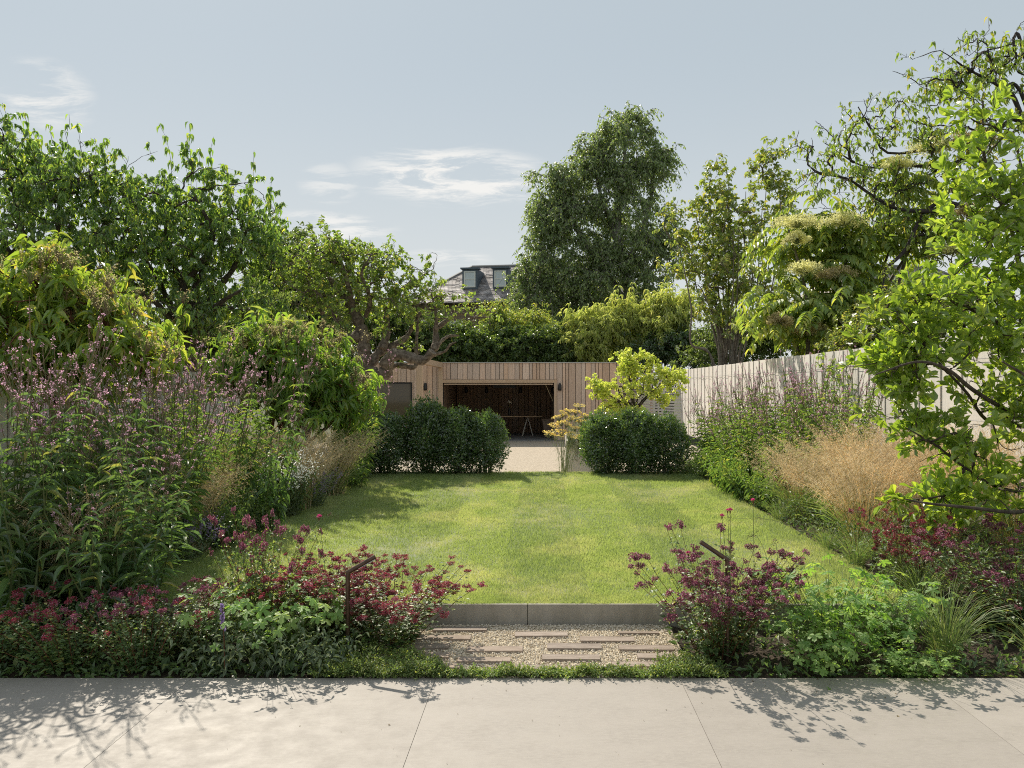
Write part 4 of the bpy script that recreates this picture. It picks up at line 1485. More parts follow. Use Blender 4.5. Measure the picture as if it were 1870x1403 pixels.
def background():
    # green wood left of the gnarled tree
    d = 24
    b = at(560, 690, d); b[2] = -.3
    mound('broad_tree', 'soft green tree showing between the cherry and the gnarled apple', 'tree', b, [B(545, 500, d, 62, 80, 60, 1.6), B(510, 560, d, 60, 80, 40, 1.6), B(600, 560, d, 60, 70, 40, 1.6), B(560, 620, d, 90, 50, 36, 1.6), B(500, 470, d, 30, 60, 18, 1)], 'bg', 51, leaf_L=(.09, .15), leaf_per=16, extra_twigs=2, twig_len=.4, rc=.28)
    d = 32.6
    b = at(690, 690, d); b[2] = -.5
    mound('evergreen_shrub', 'dark bushy shrub filling the gap behind the gnarled apple trunk', 'shrub', b, [B(700, 596, d, 70, 48, 50, 1.4), B(770, 612, d, 60, 40, 40, 1.2), B(630, 610, d, 60, 60, 44, 1.4), B(690, 640, d, 110, 30, 44, 1.2)], 'hedge', 52, leaf_L=(.11, .17), leaf_per=14, extra_twigs=2, twig_len=.42, rc=.32)
    d = 19.5
    b = at(300, 690, d); b[2] = -.3
    mound('boundary_shrubbery', 'dark green shrubbery seen under the crowns of the cherry trees', 'shrubbery', b, [B(430, 640, d, 70, 50, 44, 1.0), B(330, 640, d, 70, 50, 40, 1.0), B(220, 630, d, 80, 60, 36, 1.0), B(100, 600, d, 90, 80, 36, 1.0), B(480, 590, d, 40, 60, 22, .9), B(390, 590, d, 50, 50, 20, .9)], 'bg', 53, leaf_L=(.10, .15), leaf_per=14, extra_twigs=2, twig_len=.34, rc=.28)
    # hedge behind the building
    d = 33.2
    b = at(880, 690, d); b[2] = -.6
    bl = [B(x, 640 + (x % 7) - 3, d, 38, 38, 36, 1.2) for x in range(780, 1060, 32)]
    mound('laurel_hedge', 'dark evergreen hedge along the back of the timber building', 'hedge', b, bl, 'hedge', 53, leaf_L=(.12, .19), leaf_per=16, extra_twigs=2, twig_len=.4, rc=.28, tops=[np.asarray(q[0]) for q in bl])
    # paler saplings in front of the hedge top
    for k, (x, y, w, h) in enumerate(((925, 606, 40, 34), (985, 612, 36, 28))):
        d = 34.5 + k
        b = at(x, 690, d); b[2] = -.6
        lab = ['light green young tree rising over the hedge below the birch', 'smaller light green sapling beside the pale bamboo'][k]
        mound('young_tree', lab, 'tree', b, [B(x, y, d, w, h, 40, 1.2), B(x - 15, y - 22, d, w * .6, h * .6, 14, .8)], 'lilac', 54 + k, leaf_L=(.10, .16), leaf_per=14, extra_twigs=2, twig_len=.5, rc=.28, group='young trees over the hedge')
    # bamboo
    for k, (x, y, rx, ry, n, d) in enumerate(((1085, 622, 46, 44, 46, 32.4), (1160, 610, 52, 46, 52, 32.8), (1222, 600, 40, 52, 42, 32.4))):
        b = at(x, 690, d); b[2] = -.5
        tops = [at(x + q * rx * .5, y - ry * (.8 + .25 * ((i * 7) % 3 - 1)), d) for i, q in enumerate((-1.6, -1, -.4, .2, .8, 1.5))]
        lab = ['pale bamboo clump nearest the dark hedge', 'tallest pale bamboo clump between the other two', 'pale bamboo clump next to the multi-stemmed tree'][k]
        mound('bamboo', lab, 'bamboo', b, [B(x, y, d, rx, ry, n, 1.2)] + [B(x + q * rx * .55, y - ry * (.75 + .2 * ((i * 7) % 3 - 1)), d, 9, 16, 5, .4) for i, q in enumerate((-1.6, -.9, -.2, .5, 1.1, 1.6))], 'bamboo', 57 + k, 'bamboo clumps',
              leaf_L=(.17, .28), ratio=.17, leaf_per=13, extra_twigs=2, twig_len=.45, twig_up=.4, rc=.25, droop=.75, tops=tops, bark='stem_pale', tw_droop=.5)
    d = 31.6
    b = at(1205, 690, d); b[2] = -.5
    mound('evergreen_shrub', 'dark evergreen bush under the bamboo by the building corner', 'shrub', b, [B(1215, 640, d, 50, 40, 44, 1), B(1165, 652, d, 40, 26, 20, .9), B(1245, 620, d, 24, 40, 14, .7), B(1285, 640, d, 40, 34, 26, .8), B(1250, 655, d, 40, 20, 16, .7)], 'clip', 61, leaf_L=(.09, .14), leaf_per=14, extra_twigs=2, twig_len=.3, rc=.22)
    d = 27
    b = at(1420, 690, d); b[2] = -.4
    mound('broad_tree', 'dense green tree behind the flowering aralia and the fence', 'tree', b, [B(1310, 640, d, 50, 40, 30, 1.2), B(1360, 610, d, 60, 50, 26, 1.4), B(1460, 610, d, 130, 50, 50, 1.8), B(1600, 605, d, 90, 42, 34, 1.8), B(1720, 560, d, 110, 80, 44, 1.8), B(1400, 620, d, 50, 50, 20, 1.4)], 'bg', 62, leaf_L=(.10, .17), leaf_per=13, extra_twigs=2, twig_len=.4, rc=.3)

    bpy.data.objects['boundary_shrubbery']['kind'] = 'stuff'


background()


def multistem():
    d = 24.0
    base = np.array([5.75, d, -.2])
    xs = [1262, 1285, 1300, 1318, 1340, 1362, 1392, 1410, 1372, 1330, 1275, 1308, 1350, 1380, 1400, 1325, 1290, 1425]
    ys = [480, 430, 400, 370, 420, 350, 380, 430, 480, 330, 520, 450, 380, 410, 330, 480, 540, 400]
    rg = np.random.default_rng(9)
    limbs = []
    for k, (x, y) in enumerate(zip(xs, ys)):
        dd = rg.uniform(-.8, .8)
        b = base + np.array([rg.normal() * .25, rg.normal() * .2, 0])
        limbs.append(([b, at(1332 + (x - 1332) * .35, 620, d + dd * .4), at(1332 + (x - 1332) * .8, 540, d + dd), at(x, y, d + dd)], .042, .010))
    b2 = base + np.array([-.2, -.3, 0])
    limbs.append(([b2, at(1300, 655, d - .4), at(1262, 628, d - .5), at(1262, 560, d - .5), at(1240, 450, d - .3)], .06, .012))
    blobs = [B(1330, 420, d, 75, 70, 30, 1.2), B(1300, 500, d, 60, 80, 26, 1.2), B(1370, 480, d, 70, 90, 30, 1.2), B(1400, 330, d, 22, 45, 7, .5), B(1310, 360, d, 24, 40, 7, .5), B(1250, 470, d, 22, 50, 7, .6), B(1340, 580, d, 80, 60, 18, 1.2), B(1430, 400, d, 20, 30, 5, .5)]
    for x0, y0, x1, y1 in ((1390, 370, 1402, 285), (1305, 380, 1306, 308), (1262, 450, 1232, 380), (1420, 400, 1440, 345)):
        for t in np.linspace(.2, 1, 5):
            blobs.append((at(x0 + (x1 - x0) * t, y0 + (y1 - y0) * t, d), (.05, .05, .05), 1))
    make_tree('multistem_tree', 'airy multi-stemmed tree with many bare grey stems behind the fence', 'tree', base, limbs, blobs, 'lilac', 71, 'bark_grey', 4, .26, .0075, 8, (.10, .17), .6, .5, L_OVAL, 0, extra_twigs=2, twig_len=.38, twig_up=.5, rmax=.03)


multistem()


def pinnate(rng, p, d, L, pairs=6, lw=.36, ll=.42, sag=.45):
    """compound leaves: a drooping rib with pairs of leaflets; returns rib chains and leaflet arrays"""
    N = len(p)
    t = np.linspace(0, 1, 5)[None, :, None]
    Ls = L[:, None, None]
    rib = p[:, None] + d[:, None] * t * Ls - UP * sag * Ls * t * t
    f = np.linspace(.25, 1, pairs)
    pos, dr, nr, ln = [], [], [], []
    side = unit(np.cross(d, UP))
    for a in f:
        k = min(int(a * 4), 3)
        u = a * 4 - k
        q = rib[:, k] * (1 - u) + rib[:, k + 1] * u
        T = unit(rib[:, k + 1] - rib[:, k])
        for s in (-1, 1):
            pos.append(q)
            dr.append(unit(T * .45 + side * s * .8 - UP * .35 + rng.normal(size=(N, 3)) * .12))
            nr.append(unit(UP + rng.normal(size=(N, 3)) * .25))
            ln.append(L * ll * (1 - .25 * abs(a - .55)) * rng.uniform(.85, 1.15, N))
    return rib, np.concatenate(pos), np.concatenate(dr), np.concatenate(nr), np.concatenate(ln)


def aralia():
    d = 15.5
    rng = np.random.default_rng(81)
    base = np.array([5.75, d, 0.0])
    root = thing('aralia_tree', 'aralia tree with long arching leaves and creamy flower plumes behind the fence', 'tree', base)
    tops = [at(1440, 420, d), at(1500, 395, d), at(1545, 420, d - .3), at(1465, 470, d + .3), at(1530, 480, d - .5), at(1590, 440, d), at(1490, 560, d - .8), at(1430, 560, d - .3), at(1560, 560, d - .4), at(1660, 330, d - .4), at(1700, 400, d - .2), at(1640, 420, d)]
    limbs = rise(base, tops, 8, .12, .06, .022)
    g = Geo()
    for p, r0, r1 in limbs:
        tube(g, smooth_line(p, 14) - base, np.linspace(r0, r1, 14), 7)
    link('trunk', g.mesh('trunk', M['bark_grey'], True), root)
    P, Dd = [], []
    for tp in tops:
        n = 42
        a = rng.uniform(0, 2 * math.pi, n)
        P.append(np.asarray(tp) + rng.normal(size=(n, 3)) * (.15, .15, .26) - UP * .1)
        Dd.append(unit(np.stack([np.cos(a), np.sin(a), rng.uniform(.05, .7, n)], -1)))
    extra = 130
    P.append(at(1500, 560, d - .4) + rng.normal(size=(extra, 3)) * (.75, .5, .42))
    a = rng.uniform(0, 2 * math.pi, extra)
    Dd.append(unit(np.stack([np.cos(a), np.sin(a) - .3, rng.uniform(-.1, .5, extra)], -1)))
    P, Dd = np.concatenate(P), np.concatenate(Dd)
    Ls = rng.uniform(.42, .8, len(P))
    rib, pos, dr, nr, ln = pinnate(rng, P, Dd, Ls, 8, ll=.24, sag=.62)
    link('leaf_rib', Geo().add(*tubes(rib - base, np.broadcast_to(np.linspace(.006, .002, 5), rib.shape[:2]), 3)).mesh('leaf_rib', M['stem_pale']), root, kind='stuff')
    V, F = put(L_OVAL, pos - base, dr, nr, ln * 1.12, ln * .5)
    link('crown', Geo().add(V, F).mesh('crown', M['aralia']), root, kind='stuff')
    # plumes
    for px, py, rx, ry, m in ((1455, 405, 48, 11, 'cream'), (1540, 402, 46, 14, 'cream'), (1455, 435, 26, 9, 'cream'), (1470, 490, 34, 14, 'cream'), (1530, 500, 40, 12, 'tan'), (1480, 600, 34, 16, 'tan'), (1425, 585, 24, 13, 'tan'),
                              (1700, 268, 45, 15, 'cream'), (1775, 255, 50, 14, 'tan'), (1640, 300, 30, 12, 'cream'), (1730, 455, 30, 10, 'cream'), (1770, 385, 34, 14, 'tan')):
        k = (d - .4) / FPX
        c = at(px, py, d - 1.0)
        n = 480
        q = rdir(rng, n) * (rng.random((n, 1)) ** .5) * np.array([rx * k, rx * k * .7, ry * k]) + c
        q[:, 2] = c[2] + (q[:, 2] - c[2]) * .62 + .07 * (1 - ((q[:, 0] - c[0]) / (rx * k)) ** 2) - .05 + .05 * np.sin(q[:, 0] * 17 + q[:, 1] * 11)
        st = np.stack([np.broadcast_to(c - UP * .12, q.shape), (q + c) / 2 - UP * .02, q], 1)[::6]
        gg = Geo().add(*tubes(st - base, np.broadcast_to([.004, .003, .0015], st.shape[:2]), 3), 0)
        q = q[:, None] + rng.normal(size=(n, 5, 3)) * .018
        q = q.reshape(-1, 3)
        gg.add(*put(L_TINY, q - base, rdir(rng, len(q)), rdir(rng, len(q)), .03, .025), 1)
        link('flower_plume', gg.mesh('flower_plume', [M['stem_pale'], M[m]]), root)


aralia()


def walnut():
    d = 14.5
    base = np.array([10.6, d, 0.0])
    q = lambda X, Y: (1200 + X / 2.125, 40 + Y / 2.125)
    hub = at(1960, 470, d)
    L_ = lambda dd, *pts: [at(*q(*p), d + dd * i / len(pts)) for i, p in enumerate(pts)]
    limbs = [([base, at(2005, 800, d), at(1990, 600, d), hub], .17, .12),
             ([hub] + L_(.5, (1424, 410), (1330, 410), (1200, 440), (1100, 480), (900, 510), (830, 415), (780, 330)), .06, .010),
             ([hub] + L_(-.5, (1424, 300), (1330, 250), (1200, 180), (1130, 130)), .05, .010),
             ([hub] + L_(.3, (1400, 330), (1300, 160), (1280, 90)), .045, .010),
             ([hub] + L_(-.3, (1350, 620), (1150, 720), (950, 730), (830, 670), (740, 610), (640, 590), (590, 560)), .055, .009),
             ([hub] + L_(.6, (1300, 560), (1100, 560), (960, 560), (800, 560), (650, 470)), .05, .009),
             ([at(*q(870, 1040), d), at(*q(890, 960), d), at(*q(960, 890), d), at(*q(1120, 700), d), hub], .03, .04),
             ([hub] + L_(.2, (1424, 120), (1380, 60)), .05, .012)]
    blobs = [B(*q(1250, 200), d, 95, 62, 21, 1.2), B(*q(1380, 160), d, 70, 55, 13, 1.0), B(*q(1080, 250), d, 50, 60, 7, .8), B(*q(1040, 380), d, 60, 60, 11, .9), B(*q(850, 420), d, 60, 55, 8, .8), B(*q(680, 480), d, 45, 40, 6, .7), B(*q(640, 570), d, 40, 40, 5, .6), B(*q(790, 640), d, 60, 40, 8, .8),
             B(*q(960, 640), d, 70, 50, 11, .9), B(*q(1150, 560), d, 70, 60, 11, .9), B(*q(1300, 420), d, 80, 80, 13, 1.0), B(*q(880, 760), d, 60, 40, 8, .8), B(*q(1200, 800), d, 80, 70, 9, .9)]
    make_tree('sparse_tree', 'tall sparse tree with dark bare twigs and thin yellowing leaves beyond the fence', 'tree', base, limbs, blobs, 'walnut', 91, 'twig', 4, .26, .0058, 3, (.06, .125), .44, .8, L_DROOP, 0, extra_twigs=3, twig_len=.2, twig_up=.1, rmax=.028, jitter=.10, t0=.45)


walnut()


def fence_climbers():
    d = 12.4
    b = np.array([5.1, d, 0.0])
    mound('climbing_rose', 'rambling climber with small white flowers spilling over the fence top', 'climber', b, [B(1600, 615, d, 70, 26, 40, .4), B(1680, 600, d, 60, 36, 36, .5), B(1560, 630, d, 30, 16, 12, .3), B(1770, 610, d, 60, 50, 34, .5), B(1640, 560, d + .3, 60, 36, 24, .5)], 'lilac', 95, leaf_L=(.05, .085), leaf_per=9, extra_twigs=2, twig_len=.2, rc=.16)
    root = bpy.data.objects['climbing_rose']
    rg = np.random.default_rng(3)
    bb = np.array(root.location)
    g = Geo()
    for _ in range(46):
        c = at(rg.uniform(1560, 1790), rg.uniform(570, 628), d - .55) + rg.normal(size=3) * .1
        n = 10
        g.add(*put(L_TINY, c + rg.normal(size=(n, 3)) * .012 - bb, rdir(rg, n), rdir(rg, n), .035, .03))
    link('flower', g.mesh('flower', M['white']), root, kind='stuff')
    # thin climber trained on the fence wires
    d = 11.9
    b = np.array([FX - .10, d, .08])
    limbs = [([b, at(1545, 800, d), at(1535, 740, d), at(1545, 660, d)], .008, .004), ([b, at(1530, 800, d + .2), at(1520, 720, d + .2), at(1528, 680, d + .2)], .006, .003)]
    for l in limbs:
        for p in l[0][1:]:
            p[0] = FX - .10
    pts = [(np.array([FX - .12, y, z]), (.05, .22, .16), 3) for y, z in ((11.9, .7), (12.0, 1.0), (11.8, 1.3), (12.1, 1.5), (11.8, 1.75), (12.2, 1.9), (11.5, 1.75))]
    make_tree('climbing_plant', 'thin climber trained up the wires of the sunlit board fence', 'climber', b, limbs, pts, 'apple', 96, 'stem_green', 3, .08, .002, 6, (.045, .075), .6, .5, L_OVAL, 0)


fence_climbers()


# ---- bright leaved tree in the right foreground
def magnolia():
    d = 5.6
    base = np.array([4.05, d, .08])
    q6 = lambda X, Y: (1170 + X / 2.671, 560 + Y / 2.671)
    q7 = lambda X, Y: (1200 + X / 2.125, 40 + Y / 2.125)
    low = at(1905, 905, d)
    mid = at(1890, 780, d)
    up_ = at(1880, 620, d)
    limbs = [([base, at(1985, 980, d), low, mid, up_, at(1850, 430, d), at(1800, 300, d), at(1795, 185, d)], .036, .006),
             ([low, at(*q6(1740, 880), d - .2), at(*q6(1560, 770), d - .4), at(*q6(1430, 670), d - .5), at(*q6(1290, 590), d - .6)], .014, .004),
             ([mid, at(*q6(1700, 560), d), at(*q6(1590, 420), d - .3), at(*q6(1470, 290), d - .4), at(*q6(1250, 50), d - .5)], .016, .004),
             ([mid, at(*q6(1640, 420), d - .4), at(*q6(1500, 310), d - .8), at(*q6(1350, 270), d - 1.0), at(*q6(1150, 330), d - 1.1)], .018, .004),
             ([up_, at(*q7(1250, 1130), d - .2), at(*q7(1050, 1060), d - .3), at(*q7(920, 1080), d - .2)], .018, .004),
             ([up_, at(*q7(1300, 880), d + .2), at(*q7(1180, 640), d + .1), at(*q7(1100, 600), d)], .02, .005),
             ([up_, at(1900, 480, d - .3), at(1870, 330, d - .3), at(1850, 240, d - .2)], .02, .005),
             ([low, at(*q6(1860, 1000), d - .6), at(*q6(1600, 980), d - .9), at(*q6(1400, 960), d - 1.0), at(*q6(1290, 940), d - 1.0)], .016, .004),
             ([mid, at(1960, 600, d - .8), at(1930, 480, d - 1.0), at(1880, 420, d - 1.1)], .02, .005),
             ([low, at(1960, 780, d - .9), at(1890, 700, d - 1.2), at(1830, 660, d - 1.3)], .02, .005)]
    T = []
    for x, y, rx, ry, n, rd in ((1795, 220, 12, 45, 5, .1), (1800, 330, 40, 50, 12, .35), (1850, 400, 45, 60, 16, .4), (1760, 430, 55, 50, 10, .4), (1850, 520, 60, 60, 18, .5), (1740, 560, 75, 50, 18, .5), (1850, 640, 60, 60, 18, .5), (1660, 590, 36, 24, 6, .3), (1690, 640, 70, 36, 14, .4),
                             (1640, 665, 36, 26, 7, .3), (1830, 715, 50, 36, 7, .45), (1865, 760, 36, 50, 9, .4), (1700, 800, 50, 30, 8, .35), (1690, 790, 30, 40, 5, .3), (1790, 850, 60, 34, 8, .4), (1855, 880, 40, 30, 7, .35),
                             (1790, 920, 75, 14, 11, .3), (1700, 915, 40, 9, 8, .2), (1620, 650, 40, 26, 8, .3), (1670, 560, 30, 26, 6, .3), (1650, 740, 24, 30, 4, .2), (1930, 560, 50, 160, 16, .6), (1660, 690, 30, 14, 2, .3)):
        T.append(B(x, y, d - .3, rx, ry, int(n * 1.4 + .5), rd))
    make_tree('bright_tree', 'bright green broad leaved young tree leaning in beside the fence near the terrace', 'tree', base, limbs, T, 'magnolia', 101, 'bark', 3, .08, .0022, 10, (.045, .098), .44, -.25, L_OBO, 300, t0=.35, side_mix=.55, flat=.45, rmax=.012, extra_twigs=1, twig_len=.13, twig_up=.3)


magnolia()


# ---- tall drooping-leaf shrubs (pale pink brown buds above the leaves)
def seven_son(name, label, base, blobs, limbs_top, seed, leaf, parts, L, buds, bud_d):
    rt, ch, rg = make_tree(name, label, 'shrub', base, rise(base, limbs_top, seed, .1, .035, .012), blobs, leaf, seed, 'stem_red', 5, .13, .0035, 8, L, .35, .45, L_DROOP, parts, t0=.25, side_mix=.7, flat=.5, extra_twigs=1, twig_len=.2, twig_up=.5, rmax=.014)
    bb = np.array(base)
    g = Geo()
    for px, py, rx, ry, n in buds:
        for _ in range(n):
            c = at(px + rg.normal() * rx, py + rg.normal() * ry, bud_d + rg.normal() * .25)
            m = 16
            e = c + rg.normal(size=(m, 3)) * (.04, .04, .03)
            st = np.stack([np.broadcast_to(c - UP * .09, e.shape), (c + e) / 2 - UP * .03, e], 1)
            g.add(*tubes(st - bb, np.broadcast_to([.0022, .0016, .001], st.shape[:2]), 3), 0)
            k = 3
            e = (e[:, None] + rg.normal(size=(m, k, 3)) * .007).reshape(-1, 3)
            g.add(*put(L_TINY, e - bb, rdir(rg, m * k), rdir(rg, m * k), .014, .010), 1)
    link('bud_cluster', g.mesh('bud_cluster', [M['spike'], M['tan']]), rt, kind='stuff')


d = 6.7
seven_son('tall_shrub', 'tall yellow green shrub with curling drooping leaves on red stems by the terrace border', np.array([-4.05, d, .08]),
          [B(60, 540, d, 85, 60, 22, .45), B(150, 590, d, 80, 60, 22, .45), B(-40, 560, d, 80, 90, 20, .45), B(230, 640, d, 60, 40, 14, .4), B(60, 660, d, 110, 70, 26, .5), B(170, 690, d, 80, 50, 14, .4), B(110, 500, d, 50, 30, 10, .3), B(280, 660, d, 30, 25, 6, .3)],
          [at(60, 520, d), at(140, 520, d), at(-30, 520, d), at(200, 580, d), at(260, 640, d), at(20, 600, d)], 111, 'hepta', 300, (.075, .135), [(90, 478, 50, 12, 22), (215, 545, 40, 16, 14), (150, 520, 40, 20, 10), (10, 490, 40, 14, 8), (290, 610, 25, 14, 7)], d - .25)
d = 10.3
seven_son('tall_shrub', 'rounded green shrub with pinkish buds between the border and the gnarled tree', np.array([-3.45, d, .08]),
          [B(530, 680, d, 95, 60, 36, .7), B(450, 660, d, 60, 55, 20, .6), B(610, 690, d, 60, 55, 24, .5), B(560, 740, d, 80, 40, 20, .6), B(500, 625, d, 70, 26, 16, .5), B(640, 740, d, 28, 36, 9, .4), B(420, 690, d, 40, 46, 12, .5)],
          [at(520, 630, d), at(450, 630, d), at(600, 650, d), at(640, 720, d), at(560, 680, d), at(410, 680, d)], 112, 'hepta_mid', 260, (.09, .15), [(520, 605, 60, 10, 34), (600, 640, 30, 16, 14), (450, 640, 36, 14, 12), (560, 615, 40, 12, 14), (650, 690, 14, 12, 7)], d - .5)


# ---- golden shrub behind the clipped evergreens
d = 14.2
b = at(1158, 800, d); b[2] = CZ
limbs = [([b, at(1160, 765, d), at(1160, 745, d)], .03, .026)] + rise(at(1160, 748, d), [at(1145, 690, d), at(1175, 700, d), at(1130, 715, d), at(1215, 690, d), at(1190, 720, d), at(1100, 715, d), at(1150, 665, d)], 5, .05, .02, .008)
make_tree('golden_shrub', 'golden yellow small tree with spreading crown behind clipped evergreens', 'tree', b, limbs,
          [B(1150, 674, d, 34, 18, 14, .4), B(1195, 690, d, 40, 16, 14, .45), B(1235, 692, d, 20, 14, 8, .35), B(1105, 708, d, 32, 12, 12, .4), B(1160, 712, d, 42, 18, 10, .45), B(1115, 738, d, 32, 12, 10, .4), B(1210, 722, d, 30, 8, 7, .4), B(1150, 762, d, 40, 12, 10, .4), B(1148, 652, d, 14, 7, 5, .2), B(1185, 660, d, 14, 8, 5, .2), B(1085, 705, d, 12, 6, 4, .2)],
          'acer', 121, 'bark', 5, .085, .0028, 12, (.045, .075), .6, .1, L_OBO, 120, extra_twigs=1, twig_len=.10, twig_up=.3, rmax=.015)

# ------------------------------------------------------------------ border plants: built once, then copied
class Proto:
    def __init__(self):
        self.parts = []          # (name, mesh, kind)
        self.heads = []          # (name, mesh, matrix)

    def part(self, name, geo, mats, kind=None, smooth=False):
        self.parts.append((name, geo.mesh(name, mats, smooth), kind))

    def spawn(self, name, label, cat, loc, rz=0, s=1.0, sz=None, group=None, max_heads=None):
        r = thing(name, label, cat, loc, rz, group)
        r.scale = (s, s, sz or s)
        for nm, me, kind in self.parts:
            link(nm, me, r, kind=kind)
        for nm, me, mt in self.heads:
            o = bpy.data.objects.new(nm, me)
            COL.objects.link(o)
            o.parent = r
            o.matrix_basis = mt
        return r


def mat4(p, x, y, z, s):
    m = Matrix.Identity(4)
    for a in range(3):
        m[a][0], m[a][1], m[a][2], m[a][3] = x[a] * s, y[a] * s, z[a] * s, p[a]
    return m


def fan(rng, n, h, r0, r1, k=6, hv=.15, bend=.3, nod=0.0):
    """n stems rising from a small base and leaning out"""
    a = rng.uniform(0, 2 * math.pi, n)
    rr = np.sqrt(rng.random(n))
    o = np.stack([np.cos(a), np.sin(a), np.zeros(n)], -1)
    b = o * (rr * r0)[:, None]
    H = h * rng.uniform(1 - hv, 1 + hv * .6, n)
    t = np.linspace(0, 1, k)[None, :, None]
    out = o * (rr * r1)[:, None]
    P = b[:, None] + out[:, None] * t ** (1 + bend * 2) + UP * H[:, None, None] * t
    P[:, :, 2] -= nod * H[:, None] * (t[..., 0] ** 4)
    P[:, 1:] += rng.normal(size=(n, k - 1, 3)) * .012 * h * np.array([1, 1, .2])
    return P, o, H


def along(P, i, t):
    K = P.shape[1]
    f = t * (K - 1)
    k = np.minimum(f.astype(int), K - 2)
    u = (f - k)[:, None]
    return P[i, k] * (1 - u) + P[i, k + 1] * u, unit(P[i, k + 1] - P[i, k])


def culver(seed, h=1.6, n=14, r1=.34, leaf='vero', nsp=(6, 13), LL=(.08, .14), pinky=1.0, top=.80, t_lo=.74, m=13, lean=0):
    """upright perennial: whorls of narrow leaves, each stem ending in a candelabra of thin spikes tipped pink"""
    rng = np.random.default_rng(seed)
    pr = Proto()
    P, o, H = fan(rng, n, h, .13, r1, 7, .30 if lean else .18, .1 if lean else .3)
    st = Geo().add(*tubes(P, np.broadcast_to(np.linspace(.0055, .0028, 7), P.shape[:2]), 4))
    pr.part('stem', st, M['stem_green'], 'stuff')
    lf = Geo()
    i = np.repeat(np.arange(n), m * 4)
    t = np.repeat(np.tile(np.linspace(.10, top, m), n) + rng.normal(size=n * m) * .01, 4)
    p, T = along(P, i, t)
    a = np.tile(np.arange(4) * math.pi / 2, n * m) + np.repeat(rng.uniform(0, 6, n * m), 4)
    d = unit(np.stack([np.cos(a), np.sin(a), rng.uniform(-.15, .55, len(a))], -1))
    L = rng.uniform(*LL, len(a)) * (1.05 - .55 * np.clip((t - .5) / .4, 0, 1))
    lf.add(*put(L_LANCE, p, d, unit(UP + rdir(rng, len(a)) * .3), L, L * .20))
    pr.part('foliage', lf, M[leaf], 'stuff')
    sp, fl = Geo(), Geo()
    C = []
    for s in range(n):
        q = rng.integers(*nsp)
        for k in range(q):
            t0 = rng.uniform(t_lo, .95) if k else .96
            pp, TT = along(P, np.array([s]), np.array([t0]))
            a = rng.uniform(0, 6.28)
            out = np.array([math.cos(a), math.sin(a), 0])
            ln = rng.uniform(.10, .24) * (h / 1.6) * (1 if k else 1.2)
            tt = np.linspace(0, 1, 5)[:, None]
            spread = rng.uniform(.03, .13) if k else 0
            c = pp[0] + TT[0] * ln * tt * .75 + out * spread * np.sin(tt * math.pi / 2) ** .8 + UP * ln * tt * .35
            C.append(c)
    C = np.array(C)
    sp.add(*tubes(C, np.broadcast_to([.0016, .0021, .0025, .0024, .0012], C.shape[:2]), 4))
    pr.part('flower_spike', sp, M['spike'], 'stuff')
    q = int(10 * pinky)
    i = np.repeat(np.arange(len(C)), q)
    t0 = np.repeat(rng.uniform(.70, .93, len(C)), q)
    p, T = along(C, i, np.clip(t0 + rng.normal(size=len(i)) * .02, 0, .999))
    od = rdir(rng, len(i))
    p = p + od * .006
    fl.add(*put(L_TINY, p, unit(od + rdir(rng, len(i)) * .4), rdir(rng, len(i)), .0105, .010))
    q = max(2, int(4 * pinky))
    i = np.repeat(np.arange(len(C)), q)
    p, T = along(C, i, rng.uniform(.45, .999, len(i)))
    p = p + rdir(rng, len(i)) * .004
    fl.add(*put(L_TINY, p, rdir(rng, len(i)), rdir(rng, len(i)), .008, .006))
    pr.part('floret', fl, M['pink'], 'stuff')
    return pr


def golden_grass(seed, h=1.0, n=130, r1=.55, pan=26):
    """tufted grass: green blades low down, straw-coloured airy panicles nodding over"""
    rng = np.random.default_rng(seed)
    pr = Proto()
    P, o, H = fan(rng, n, h, .16, r1, 7, .25, .45, .13)
    pr.part('stalk', Geo().add(*tubes(P, np.broadcast_to(np.linspace(.0020, .0010, 7), P.shape[:2]), 3)), M['gold'], 'stuff')
    i = np.repeat(np.arange(n), pan)
    t = rng.uniform(.52, 1, len(i))
    p, T = along(P, i, t)
    d = unit(o[i] * .45 + rdir(rng, len(i)) * .8 + UP * .15)
    ln = rng.uniform(.03, .10, len(i)) * (1.25 - t)[:, ] * 1.6
    tt = np.linspace(0, 1, 3)[None, :, None]
    br = p[:, None] + d[:, None] * tt * ln[:, None, None] - UP * .5 * ln[:, None, None] * tt ** 2
    g = Geo().add(*tubes(br, np.broadcast_to([.0007, .0006, .0005], br.shape[:2]), 3))
    k = 3
    q = np.repeat(br[:, 2], k, 0)
    ii = np.repeat(np.arange(len(br)), k)
    u = rng.uniform(.35, 1, len(ii))[:, None]
    q = br[ii, 0] * (1 - u) + br[ii, 2] * u + rng.normal(size=(len(ii), 3)) * .004
    g.add(*put(L_TINY, q, unit(d[ii] - UP * .6 + rdir(rng, len(ii)) * .4), rdir(rng, len(ii)), .014, .0036))
    pr.part('panicle', g, M['gold'], 'stuff')
    nb = 170
    Pb, ob, Hb = fan(rng, nb, h * .55, .14, r1 * .75, 5, .3, .5, .25)
    pr.part('blade', ribbon(Pb, .0034, rng), M['blade'], 'stuff')
    return pr


def ribbon(P, w, rng):
    """flat grass blades from centre lines"""
    N, K, _ = P.shape
    T = unit(np.gradient(P, axis=1))
    s = unit(np.cross(T, rdir(rng, N)[:, None, :] + UP * .01))
    ww = w * np.array([.7, 1, 1, .8, .15][:K] if K == 5 else list(np.linspace(1, .15, K)))[None, :, None]
    V = np.stack([P - s * ww, P + s * ww], 2).reshape(-1, 3)
    i = (np.arange(N) * K * 2)[:, None] + (np.arange(K - 1) * 2)[None]
    i = i.ravel()
    return Geo().add(V, np.stack([i, i + 1, i + 3, i + 2], -1))


